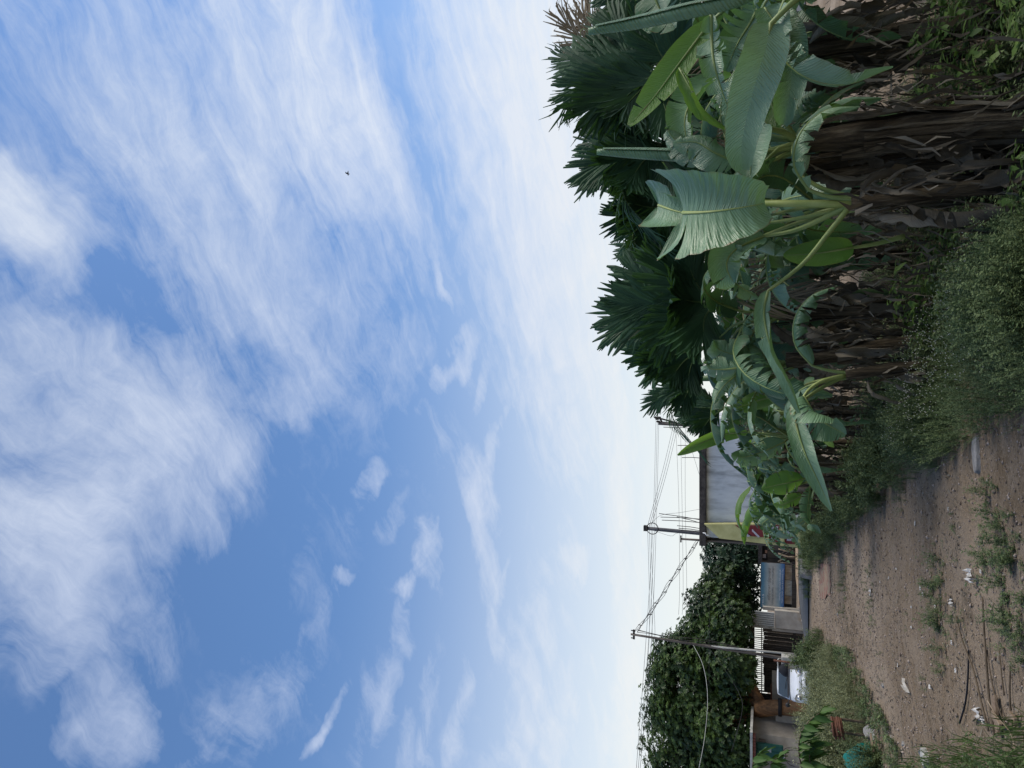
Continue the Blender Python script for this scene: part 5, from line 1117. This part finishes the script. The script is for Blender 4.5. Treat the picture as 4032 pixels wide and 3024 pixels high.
# floor of the thicket: rank weeds and a litter of dead leaf strips
r = random.Random(41); sp = []
while len(sp) < 750:
    Y = r.uniform(4.8, 15); x = edge_x(Y) + r.uniform(.9, 5.5); sp.append((x, Y, gz(x, Y) - .02, r.uniform(.45, 1.0)))
scatter('thicket_weeds', weedP, sp, M['weed'], 'rank weeds in the shade between the banana stems', 'weeds', 'stuff', seed=44)
def litter():
    r = np.random.default_rng(17); V, F_, t = [], [], []
    for i in range(7000):
        Y = r.uniform(4.8, 13); x = edge_x(Y) + r.uniform(1.1, 6); hang = r.random() < .6
        z = gz(x, Y) + (r.uniform(.05, 1.35) if hang else .02); c = np.array([x, Y, z]); a = r.uniform(0, 6.28)
        d = np.array([math.cos(a) * .35, math.sin(a) * .35, -1.0]) if hang else np.array([math.cos(a), math.sin(a), .1]); L_ = r.uniform(.06, .24); s = r.normal(size=3); s = np.cross(d, s); s /= np.linalg.norm(s); s *= r.uniform(.004, .020)
        m = c + d * L_ * .5 + r.normal(0, .02, 3); e = c + d * L_ + r.normal(0, .03, 3); k = len(V); V += [c, m + s, m - s, e + s * .5, e - s * .4]; F_ += [(k, k + 1, k + 2), (k + 1, k + 3, k + 4), (k + 1, k + 4, k + 2)]; t += [float(.8 * r.random() ** 2.2)] * 5
    tag(np_obj('dead_leaf_litter', V, F_, M['dry'], t), 'dead leaf strips hanging and lying between the banana stems', 'litter', kind='stuff')
litter()
# ------------------------------------------------------------------ trees
def rosette_cloud(lobes, n, seed, leaf=.22, nl=8, hull=.62, cut=None, flat=1.0, gaps=False):
    """leaf rosettes spread through the outer shell of overlapping lobes"""
    r = np.random.default_rng(seed); V, F_, t = [], [], []; tot = sum(l[3] ** 2 for l in lobes)
    for (cx, cy, cz, R) in lobes:
        for i in range(int(n * R * R / tot)):
            u = r.normal(size=3); u /= np.linalg.norm(u); q = hull + (1.06 - hull) * r.random() ** .6
            lump = 1 + .14 * mnoise.noise(Vector(u * 2.6 + seed)) + .14 * mnoise.noise(Vector(u * 6.5 + cx))
            p = np.array([cx, cy, cz]) + u * R * q * lump * np.array([1, 1, flat])
            if gaps and mnoise.noise(Vector(p * .55)) + .4 * mnoise.noise(Vector(p * 1.4)) < -.36: continue
            if cut is not None and p[2] < cut + .35 * mnoise.noise(Vector((p[0] * .5, p[1] * .5, 2))): continue
            ax = u * .8 + np.array([0, -.1, .5]) + r.normal(0, .3, 3); ax /= np.linalg.norm(ax); e1 = np.cross(ax, [.3, .7, .2]); e1 /= np.linalg.norm(e1); e2 = np.cross(ax, e1)
            tt = float(np.clip(r.normal(.42, .2) + .6 * mnoise.noise(Vector(p * .8)), 0, 1)); S_ = leaf * r.uniform(.65, 1.3)
            for k in range(nl):
                a = 6.283 * k / nl + r.uniform(-.3, .3); d = (e1 * math.cos(a) + e2 * math.sin(a)) * .9 + ax * r.uniform(-.05, .6); d /= np.linalg.norm(d); s = np.cross(d, ax); s /= np.linalg.norm(s) + 1e-6
                L_ = S_ * r.uniform(.7, 1.2); b = len(V); m = p + d * L_ * .6; e = p + d * L_ - np.array([0, 0, .2 * L_])
                V += [p, m + s * L_ * .26, e, m - s * L_ * .26]; F_ += [(b, b + 1, b + 2), (b, b + 2, b + 3)]; v = float(np.clip(tt + r.normal(0, .08), 0, 1)); t += [v] * 4
    return V, F_, t
YT = 42.0
def lobe(x, y, rpx, dy=0.0): p = at(x, y, YT + dy); return (p.x, p.y, p.z, rpx * YT / F * 1.0)
tb = Vector((at(3150, 2785, 39.5).x, 39.5, -.4))
tree = thing('shade_tree', tb, 'broad dense shade tree with orange-brown trunk behind the silver car', 'tree')
b = MB(); fork = at(2985, 2790, 40.0)
b.tube(catmull([tb - UPV * .2, at(3080, 2785, 39.6), fork], 9), [.46, .42, .40, .38, .37, .37, .38, .40, .42], 12, jitter=.05, rnd=random.Random(2)); trunk = b.build('trunk', M['bark'], tree, smooth=True)
q = MB(); pb = at(3071, 2785, 39.57); q.tube([pb - UPV * .09, pb + UPV * .09], .435, 14); q.build('dark_band', plain('tar_band', (.012, .011, .011), .8), trunk, smooth=True)
r = random.Random(6)
for (tx, ty, dy) in ((2860, 2650, 1), (2800, 2760, 3), (2850, 2880, -1), (2780, 2980, 1), (2880, 2500, 3), (2760, 2830, 2), (2900, 2400, 2)):
    e = at(tx, ty, YT + dy); bb = MB(); bb.tube(catmull([fork - UPV * .3, fork.lerp(e, .5) + UPV * .4, e], 9), [.26 - .022 * i for i in range(9)], 8, jitter=.06, rnd=r); bb.build('limb', M['bark'], tree, smooth=True)
LB = [lobe(2745, 2760, 185), lobe(2700, 2900, 165, 1), lobe(2715, 2640, 150), lobe(2770, 2510, 130, 1), lobe(2815, 2400, 115, 1), lobe(2855, 2310, 90, 2), lobe(2850, 2620, 115, -2), lobe(2860, 2860, 120, -2), lobe(2700, 3060, 150, 1), lobe(2850, 3020, 130, -1), lobe(2880, 2470, 90, -1), lobe(2660, 2560, 70, 1), lobe(2610, 2660, 60, 2), lobe(2620, 2800, 70, 1)]
V, F_, t = rosette_cloud(LB, 30000, 3, .150, 8, .6, cut=at(2975, 2700, YT).z, gaps=True)
cr = np_obj('crown', np.array(V) - np.array(tb), F_, M['tree'], t, parent=tree)
# dark creeper-hung tree to the right, behind the sign
YT = 46.0
tp = at(3120, 2200, 46); vt = thing('creeper_tree', (tp.x, 46, 0), 'dark tree draped with hanging creepers behind the blue sign', 'tree')
b = MB(); b.tube(catmull([(tp.x, 46, -.1), (tp.x - .2, 46, 2), at(2880, 2230, 46)], 8), [.32 - .02 * i for i in range(8)], 9); b.build('trunk', M['twig'], vt, smooth=True)
LB2 = [lobe(2850, 2200, 85), lobe(2880, 2290, 90, 1), lobe(2830, 2140, 60, 1), lobe(2900, 2380, 80, 1), lobe(2890, 2090, 70, 2), lobe(2920, 2180, 60)]
V, F_, t = rosette_cloud(LB2, 2600, 5, .20, 6, .5)
rr = np.random.default_rng(2)
for k in range(60):                                     # trailing strands
    yy = rr.uniform(2130, 2420); p = at(2890 + rr.uniform(-10, 40), yy, 45 + rr.uniform(-1, 1)); ln = rr.uniform(.5, 1.7)
    for i in range(26):
        c = np.array([p.x + rr.normal(0, .07), p.y + rr.normal(0, .07), p.z - ln * i / 26]); d = rr.normal(0, .09, 3); s = rr.normal(0, .04, 3); kx = len(V); V += [c, c + d + s, c + d * 1.6 - np.array([0, 0, .1]), c + d - s]; F_ += [(kx, kx + 1, kx + 2), (kx, kx + 2, kx + 3)]; t += [float(rr.random() * .8)] * 4
np_obj('crown', np.array(V) - np.array(vt.location), F_, M['tree_dark'], t, parent=vt)
# distant trees beyond the field and behind the houses
def far_trees():
    rr = random.Random(12)
    V, F_, t = [], [], []
    lob = []
    for i in range(26):
        y = -250 + i * 78; Y = 62 + rr.uniform(-6, 10); p = at(2930 - rr.uniform(-30, 60) * (1 if y < 1600 else .3), y, Y); R = rr.uniform(2.4, 3.6) if y < 1500 else rr.uniform(1.4, 2.0)
        lob.append((p.x, Y, max(p.z * .6, 1.2), R))
        lob.append((p.x + 1, Y + 1, 1.0, R))
    V, F_, t = rosette_cloud(lob, 9000, 9, .5, 6, .6)
    tag(np_obj('distant_treeline', V, F_, M['tree_dark'], t), 'distant dark treeline seen through gaps behind the palms', 'trees', kind='stuff')
far_trees()
# ------------------------------------------------------------------ silver car
def car():
    Yc = 32.6; c = at(3178, 2698, Yc); root = thing('parked_car', (c.x, Yc, -.36), 'small silver-white hatchback parked nose-on behind the weed bush', 'car')
    rz = math.radians(19); ca, sa = math.cos(rz), math.sin(rz)
    def W(x, y, z): return Vector((c.x + x * ca - y * sa, Yc + x * sa + y * ca, -.355 + z))
    paint = surf('silver_paint', (.58, .60, .63), (.66, .68, .70), 3, .32, .02, spec=.5); glass = plain('dark_glass', (.035, .045, .05), .12, spec=.6); blk = plain('black_trim', (.012, .012, .013), .6)
    # lower body: rings from nose to tail
    st = [(0.0, .55, .30, .58), (.05, .66, .22, .66), (.22, .71, .20, .74), (.55, .735, .19, .82), (1.0, .745, .19, .92), (2.0, .745, .19, .95), (3.05, .735, .20, .96), (3.3, .68, .28, .90)]
    g = []
    for (y, w, z0, z1) in st:
        prof = [(-w * .9, z0), (-w, z0 + .12), (-w, z1 - .22), (-w * .985, z1 - .10), (-w * .90, z1 - .02), (-w * .5, z1 + .015), (0, z1 + .025), (w * .5, z1 + .015), (w * .90, z1 - .02), (w * .985, z1 - .10), (w, z1 - .22), (w, z0 + .12), (w * .9, z0)]
        g.append([W(px_, y, pz_) for px_, pz_ in prof])
    m = MB(); m.sheet(g); m.add(g[0], [tuple(range(13))]); m.add(g[-1], [tuple(range(12, -1, -1))]); body = m.build('body', paint, root, smooth=True)
    # cabin
    ring = [(.98, .66, .93), (1.25, .62, 1.15), (1.60, .565, 1.375), (2.0, .56, 1.42), (2.7, .55, 1.40), (3.05, .57, 1.22), (3.25, .62, .95)]
    g = []
    for (y, w, z) in ring: g.append([W(-w - (.05 if z < 1.3 else .10), y + .05, .9), W(-w, y, z), W(-w * .6, y, z + .02), W(0, y, z + .03), W(w * .6, y, z + .02), W(w, y, z), W(w + (.05 if z < 1.3 else .10), y + .05, .9)])
    m = MB(); m.sheet(g); m.build('cabin', paint, root, smooth=True)
    def patch(name, pts, mat, par, off=(0, -.012, .012), th=(0, .004, -.004)): m = MB(); m.poly([W(*p) + Vector(off) for p in pts], th); return m.build(name, mat, par)
    ws = patch('windscreen', [(-.60, 1.02, .965), (.60, 1.02, .965), (.59, 1.25, 1.15), (.50, 1.57, 1.345), (-.50, 1.57, 1.345), (-.59, 1.25, 1.15)], glass, root, (0, -.035, .045))
    patch('cowl_strip', [(-.62, .99, .945), (.62, .99, .945), (.60, 1.03, .985), (-.60, 1.03, .985)], blk, root, (0, -.05, .05))
    m = MB(); m.tube([W(.25, .97, 1.03), W(-.05, 1.03, 1.10), W(-.28, 1.10, 1.13)], .012, 5); m.build('wiper', blk, ws)
    m = MB(); m.tube([W(.1, .97, 1.03), W(.35, 1.05, 1.09)], .012, 5); m.build('wiper', blk, ws)
    lamp = plain('headlamp_glass', (.22, .21, .19), .12, spec=.6); chrome = plain('chrome', (.6, .6, .6), .2, metal=.9)
    for s in (-1, 1):
        h = patch('headlight', [(s * .40, -.01, .50), (s * .34, .03, .60), (s * .44, .10, .72), (s * .60, .22, .765), (s * .69, .24, .72), (s * .66, .10, .58), (s * .56, .0, .50)], lamp, root, (0, -.03, .01), (0, .05, 0))
        m = MB(); cc = W(s * .52, -.02, .60); m.tube([cc + Vector((0, -.03, 0)), cc + Vector((0, .05, 0))], .075, 12); m.build('reflector', chrome, h, smooth=True)
        mr = MB(); mr.tube([W(s * .70, 1.12, .98), W(s * .84, 1.08, 1.0)], .018, 6); mi = mr.build('mirror_arm', blk, root)
        mm_ = MB(); q = W(s * .90, 1.08, 1.02); mm_.tube([q + Vector((0, -.07, 0)), q + Vector((0, -.02, 0)), q + Vector((0, .05, 0))], [.06, .10, .08], 10); mm_.build('mirror', blk, root, smooth=True)
        patch('side_window', [(s * .705, 1.35, .98), (s * .625, 1.68, 1.33), (s * .61, 2.6, 1.33), (s * .68, 2.95, .98)], glass, root, (s * .012, 0, .0), (s * .004, 0, 0))
        for y in (.62, 2.70):
            wm = MB(); wc = W(s * .66, y, .27); ax = Vector((ca, sa, 0)) * s; n = 18
            wm.tube([wc - ax * .07, wc - ax * .06, wc + ax * .06, wc + ax * .07], [.24, .27, .27, .24], n); tw = wm.build('wheel', plain('tyre', (.02, .02, .02), .9), root, smooth=True)
            rm = MB(); rm.tube([wc + ax * .07, wc + ax * .085], [.17, .15], 14); rm.build('rim', chrome, tw, smooth=True)
    bp = MB(); g = []
    for i in range(11):
        x = -.70 + 1.4 * i / 10; y = .16 * (abs(x) / .7) ** 2.5 - .05; g.append([W(x, y, .24), W(x, y - .04, .34), W(x, y - .03, .46), W(x, y + .03, .49)])
    bp.sheet(g); bp.build('bumper', paint, root, smooth=True)
    gr = MB(); gr.tube([W(-.66, .17, .55), W(-.4, .03, .51), W(0, -.01, .50), W(.4, .03, .51), W(.66, .17, .55)], .012, 5); gr.build('bonnet_gap', blk, root)
    gb = MB(); gb.box(W(0, -.085, .33), (.7, .02, .07)); gb.build('grille', blk, root)
car()
# ------------------------------------------------------------------ saplings with big drooping leaves on the left
def big_leaf_mesh():
    m = MB(); n = 7; g = []
    for i in range(n):
        t = i / (n - 1); w = .40 * math.sin(math.pi * min(.99, .05 + t * .94) ** .8) ** .9 * (1 - .2 * t); z = -.20 * t * t; row = []
        for j in (-1, -.5, 0, .5, 1): row.append(Vector((t, j * w * .5, z + .05 * abs(j) - .03 * math.sin(t * 12 + j) * abs(j))))
        g.append(row)
    m.sheet(g); return m
def sapling(label, stems, seed, lsize=.26):
    r = random.Random(seed); b0 = stems[0][0]; root = thing('leafy_sapling', (b0.x, b0.y, gz(b0.x, b0.y)), label, 'sapling', 'leafy saplings at the left border'); o0 = None
    k = 0
    for st in stems:
        C = catmull(st, 22); m = MB(); m.tube(C, [.016 - .011 * i / 21 for i in range(22)], 6); m.build('stem', M['twig'], root, smooth=True)
        for i in range(5, 22):
            for s in range(3):
                lm = big_leaf_mesh(); lm.tint = r.random(); T = (C[min(i + 1, 21)] - C[i - 1]).normalized(); a = r.uniform(-.5, .5) + (math.pi if s else 0) + math.pi / 2
                hd = Vector((T.x, T.y, 0)); hd = hd.normalized() if hd.length > .05 else Vector((1, 0, 0)); ang = math.atan2(hd.y, hd.x) + (1, -1, 1)[s] * r.uniform(.3, 1.6); dn = r.uniform(.5, 1.25)
                X = Vector((math.cos(ang) * math.cos(dn), math.sin(ang) * math.cos(dn), -math.sin(dn))); Y_ = Vector((-math.sin(ang), math.cos(ang), r.uniform(-.3, .3))).normalized(); Z = X.cross(Y_); sc = lsize * r.uniform(.7, 1.15)
                lm.v = [tuple(C[i] + X * p[0] * sc + Y_ * p[1] * sc + Z * p[2] * sc) for p in lm.v]; lm.t = [lm.tint] * len(lm.v); lm.build('leaf', M['sapling'], root, smooth=True)
def gp_(x, y, z): p = Vector((x, y, gz(x, y))); return p
Ys = 10.2
sapling('leafy sapling with a branch of large drooping leaves arching over the rusty pipes', [[Vector((at(3300, 3010, Ys).x - .2, Ys, 0.05)), at(3200, 3060, Ys), at(3150, 2990, Ys), at(3150, 2900, Ys - .1), at(3185, 2840, Ys - .1), at(3230, 2805, Ys - .1)], [Vector((at(3300, 3030, Ys).x - .2, Ys, 0.05)), at(3230, 3060, Ys), at(3190, 3000, Ys), at(3190, 2930, Ys)]], 2, .25)
sapling('leafy sapling at the left border in front of the green shuttered window', [[Vector((at(3300, 3120, 9.8).x, 9.8, 0.05)), at(3150, 3110, 9.8), at(3000, 3070, 9.8), at(2960, 3010, 9.8), at(2985, 2975, 9.8)], [Vector((at(3300, 3120, 9.8).x, 9.8, 0.05)), at(3150, 3110, 9.8), at(3070, 3050, 9.8), at(3030, 3005, 9.8), at(3060, 2985, 9.8)]], 3, .23)
# ------------------------------------------------------------------ teal net, rusty pipes and other clutter
M['net'] = leafmat('teal_net', (.010, .13, .12), (.02, .28, .25), .35, (.02, .3, .23), .6, nscale=6)
b0 = at_g(3440, 2985); m = MB(); g = []; r = random.Random(4)
for i in range(19):
    row = []
    for j in range(27):
        u, v = i / 18, j / 26; x = b0.x - .35 - .8 + v * 1.25; y = b0.y + .45 - u * .75
        h = .34 * math.sin(min(1, u * 2.6) * 1.57) * (1 - u) ** .6 * math.sin(math.pi * min(.97, .12 + v * .85)) ** .5 + .30 * mnoise.noise(Vector((u * 4, v * 5, 1))) + .09 * mnoise.noise(Vector((u * 11, v * 14, 2))) + .04 * mnoise.noise(Vector((u * 25, v * 30, 4)))
        row.append(Vector((x, y, gz(x, y) + max(.01, h))))
    g.append(row)
m.sheet(g); m.tint = .5; tag(m.build('net_heap', M['net'], smooth=True, loc=(b0.x - .6, b0.y, b0.z)), 'crumpled teal shade net heaped at the left border', 'net')
r = random.Random(21); sp = [(b0.x - 1.1 + r.random() * 1.5, b0.y - .35 - r.random() * .5, 0.0, r.uniform(.5, 1.05)) for _ in range(130)]
scatter('weed_bush', fineP + tuftP, [(x, y, gz(x, y), s) for x, y, z, s in sp], M['weed'], 'thin weeds growing up through the teal net', 'weeds', None, loc=(b0.x - .5, b0.y - .6, gz(b0.x, b0.y)), seed=31)
for i in range(6):
    A = at(3274 + i * 7, 2822 + (i % 3) * 3, 12.6); C = at(3284 + i * 8, 2900 + (i % 2) * 12, 12.4); m = MB(); m.tube([A, C], .018, 8)
    tag(m.build('rusty_pipe', M['rust'], smooth=True, loc=(A.x, A.y, A.z)), ['topmost', 'second', 'third', 'fourth', 'fifth', 'lowest'][i] + ' rusty pipe of the stack beside the teal net', 'pipe', 'stacked rusty pipes')
for i in (0, 1):        # short posts carry the pipes
    A = at(3292, 2836 + i * 52, 12.55); m = MB(); zg = gz(A.x, A.y); m.tube([(A.x, A.y + .07, zg - .02), (A.x, A.y + .07, at(3270, 2840, 12.55).z)], .022, 6); tag(m.build('pipe_rest', M['twig'], loc=(A.x, A.y, zg)), ['right', 'left'][i] + ' dark post carrying the rusty pipes', 'post')
pq = at_g(3405, 2855); bush('weed_bush', 'low weeds in front of the stacked rusty pipes', pq.x, pq.y, .75, .3, .36, 70, fineP, M['bushleaf'], 77, G)
def slabstone(name, label, cat, xx, yy, sx, sy, sz, rot, mat, seed=1, lift=0, tilt=0):
    p = at_g(xx, yy); r = random.Random(seed); m = MB(); n = 11; ring = []
    for k in range(n):
        a = 6.2832 * k / n; q = 1 + r.uniform(-.16, .16); ring.append(Vector((math.cos(a) * sx * q, math.sin(a) * sy * q, 0)))
    R_ = Matrix.Rotation(rot, 3, 'Z') @ Matrix.Rotation(tilt, 3, 'X'); q0 = [p + R_ @ v + Vector((0, 0, lift - .01)) for v in ring]; q1 = [p + R_ @ (v * .9 + Vector((0, 0, sz * (1 + r.uniform(-.2, .2))))) + Vector((0, 0, lift)) for v in ring]
    m.add(q0 + q1, [tuple(range(n))[::-1], tuple(range(n, 2 * n))] + [(k, (k + 1) % n, n + (k + 1) % n, n + k) for k in range(n)]); return tag(m.build(name, mat, loc=p, bevel=min(.01, sz * .3)), label, cat)
slabstone('flat_stone', 'long grey flat stone lying at the edge of the right weeds', 'stone', 3852, 1795, .17, .07, .03, .15, M['stone'], 3)
slabstone('pale_stone', 'pale round stone tilted in the weeds on the left', 'stone', 3440, 2885, .12, .15, .03, .4, M['stone'], 4, .04, .7)
slabstone('road_rock', 'pale rock at the end of the verge by the road', 'stone', 3195, 2242, .35, .3, .35, .4, M['stone'], 6)
slabstone('pale_lump', 'pale dirty stone at the left border of the track', 'stone', 3650, 2985, .09, .12, .05, .2, M['concrete'], 8)
for i, (xx, yy) in enumerate(((3640, 2960), (3560, 2930), (3480, 2700), (3300, 2420))):
    slabstone('loose_stone', ['small pale stone beside the dirty one at the left border', 'small stone on the gravel left of the grass', 'small stone at the foot of the large bush', 'small stone at the far end of the track'][i], 'stone', xx, yy, .035, .03, .025, i, M['stone'], 30 + i)
def scrap(label, xx, yy, L_, W_, rot, seed, mat='plastic', h=.03, name='plastic_scrap'):
    p = at_g(xx, yy); r = random.Random(seed); m = MB(); g = []
    for i in range(8):
        row = []
        for j in range(6):
            u, v = i / 7 - .5, j / 5 - .5; w = (1 - abs(u) ** 2 * 2.2); x, y = u * L_ * .66, v * W_ * w * .66; a, b_ = x * math.cos(rot) - y * math.sin(rot), x * math.sin(rot) + y * math.cos(rot)
            q = Vector((p.x + a, p.y + b_, 0)); q.z = gz(q.x, q.y) + .006 + h * max(0, .5 + mnoise.noise(Vector((u * 4 + seed, v * 4, seed)))) ; row.append(q)
        g.append(row)
    m.sheet(g); return tag(m.build(name, M[mat], smooth=True, loc=p), label, 'litter', 'white litter on the track')
M['plastic'] = surf('white_plastic', (.36, .35, .33), (.60, .59, .57), 12, .5, .3)
scrap('white plastic bag lying near the lower border of the track', 3848, 2268, .15, .17, 1.4, 1, h=.09)
scrap('crumpled white scrap in the wide weed patch', 3762, 2374, .09, .08, .5, 2, h=.05)
scrap('white crumpled bag among the sticks by the lower left grass', 3874, 2812, .14, .10, .9, 3, h=.07)
scrap('second white scrap beside the crumpled bag in the sticks', 3890, 2838, .07, .06, .2, 4, h=.05)
scrap('small white scrap on the left part of the track', 3672, 2705, .10, .05, 1.3, 5)
scrap('white scrap on the weed tuft near the road', 3436, 2332, .16, .06, .4, 6, h=.05)
for i, (xx, yy) in enumerate(((3742, 2005), (3420, 2270), (3505, 2275), (3610, 2062), (3595, 2390), (3640, 2340), (3630, 2316), (3870, 2250), (3470, 2290), (3690, 2390), (3595, 2470), (3540, 2620), (3430, 2755), (3535, 2240), (3770, 2640), (3515, 2905), (3700, 2985), (3755, 2530))):
    scrap('tiny pale paper scrap scattered on the gravel', xx, yy, .05 + .012 * (i % 4), .03 + .01 * (i % 3), i * 1.1, 20 + i, h=.02)['group'] = 'tiny paper scraps on the gravel'
p = at_g(3575, 2690); m = MB(); Cc_ = catmull([at_g(3568, 2672, .01), at_g(3578, 2690, .04), at_g(3582, 2712, .02), at_g(3590, 2730, .02), at_g(3580, 2718, .03), at_g(3572, 2700, .04)], 20); m.sheet([[q, q + Vector((0, .012, .028))] for q in Cc_]); tag(m.build('plastic_strip', M['plastic'], smooth=True, loc=p), 'white looped plastic strip on the left part of the track', 'litter')
def stick(label, pts, r0, r1, mat='twig', name='dry_stick', group='dry sticks on the track'):
    P_ = catmull([at_g(x, y, l) for (x, y, l) in pts], 16); m = MB(); m.tube(P_, [(r0 + (r1 - r0) * i / 15) * .6 for i in range(16)], 6); tag(m.build(name, M[mat], smooth=True, loc=P_[0]), label, 'stick', group)
stick('longest curved dry stalk running from the weeds to the lower left grass', [(3775, 2430, .02), (3805, 2520, .03), (3850, 2640, .03), (3880, 2760, .03), (3905, 2880, .02)], .009, .014)
stick('second long dry stalk next to the longest one', [(3880, 2350, .02), (3895, 2500, .03), (3912, 2640, .04), (3930, 2780, .05), (3945, 2900, .04)], .010, .016)
stick('thin dry stalk forking off the second long one', [(3900, 2560, .02), (3920, 2660, .03), (3945, 2770, .03), (3975, 2860, .02)], .007, .011)
stick('short dry stick at the lower border', [(3985, 2620, .01), (3990, 2740, .02), (4000, 2880, .02)], .009, .012)
stick('dark twig lying above the lower border', [(3940, 2550, .01), (3960, 2680, .02), (3968, 2740, .02)], .006, .010)
stick('black curved hose lying across the left part of the track', [(3820, 2560, .01), (3822, 2680, .02), (3812, 2770, .02), (3795, 2850, .03)], .011, .013, 'black', 'hose')
stick('pale thin reed crossing the planks at the lower border', [(3955, 2765, .10), (3990, 2830, .09), (4015, 2890, .05), (4028, 2960, .04)], .006, .008, 'stick')
stick('pale bent stick standing out of the right weeds at the lower border', [(3740, 962, .75), (3745, 985, .72), (3800, 985, .60), (3900, 975, .35), (4050, 930, .25)], .010, .008, 'stick')
M['plankwood'] = surf('plank_wood', (.13, .09, .06), (.24, .18, .125), 5, .85, .3, stretch=(4, .6, 1))
def plank(label, a, c, w, th, lift=.02):
    A, C = at_g(a[0], a[1], lift), at_g(c[0], c[1], lift); d = C - A; s = Vector((-d.y, d.x, 0)).normalized() * w / 2; u = Vector((0, 0, th)); m = MB(); m.hexa([A - s, A + s, C + s, C - s, A - s + u, A + s + u, C + s + u, C - s + u]); tag(m.build('plank', M['plankwood'], loc=A, bevel=.003), label, 'plank', 'planks by the lower left grass')
plank('wide brown plank with pale edge among the dry stalks', (3935, 2740), (3950, 2900), .07, .02)
plank('short pale plank at the far end of the stalks', (3998, 2815), (4022, 2845), .045, .02)
plank('slanted plank half buried in the lower left grass', (3942, 2815), (3975, 2870), .05, .02, .04)
plank('short plank beside the crumpled bag', (3868, 2815), (3845, 2835), .03, .015)
plank('tan broken board at the left margin near the pale stone', (3449, 2898), (3462, 2972), .09, .02, .06)
# a bird far up
c = at(1371, 683, 60); m = MB(); m.tube([c + Vector((-.22, 0, 0)), c + Vector((-.1, 0, .02)), c + Vector((.12, 0, .02)), c + Vector((.26, 0, 0))], [.01, .06, .05, .01], 8); br_ = thing('bird', c, 'tiny dark bird flying high in the clouds', 'bird'); m.build('body', M['black'], br_, smooth=True)
for s in (-1, 1): m = MB(); m.sheet([[c + Vector((-.08, 0, .03)), c + Vector((.08, 0, .03))], [c + Vector((-.06, s * .2, .14)), c + Vector((.06, s * .2, .14))], [c + Vector((.06, s * .42, .08)), c + Vector((.09, s * .42, .08))]]); m.build('wing', M['black'], br_)
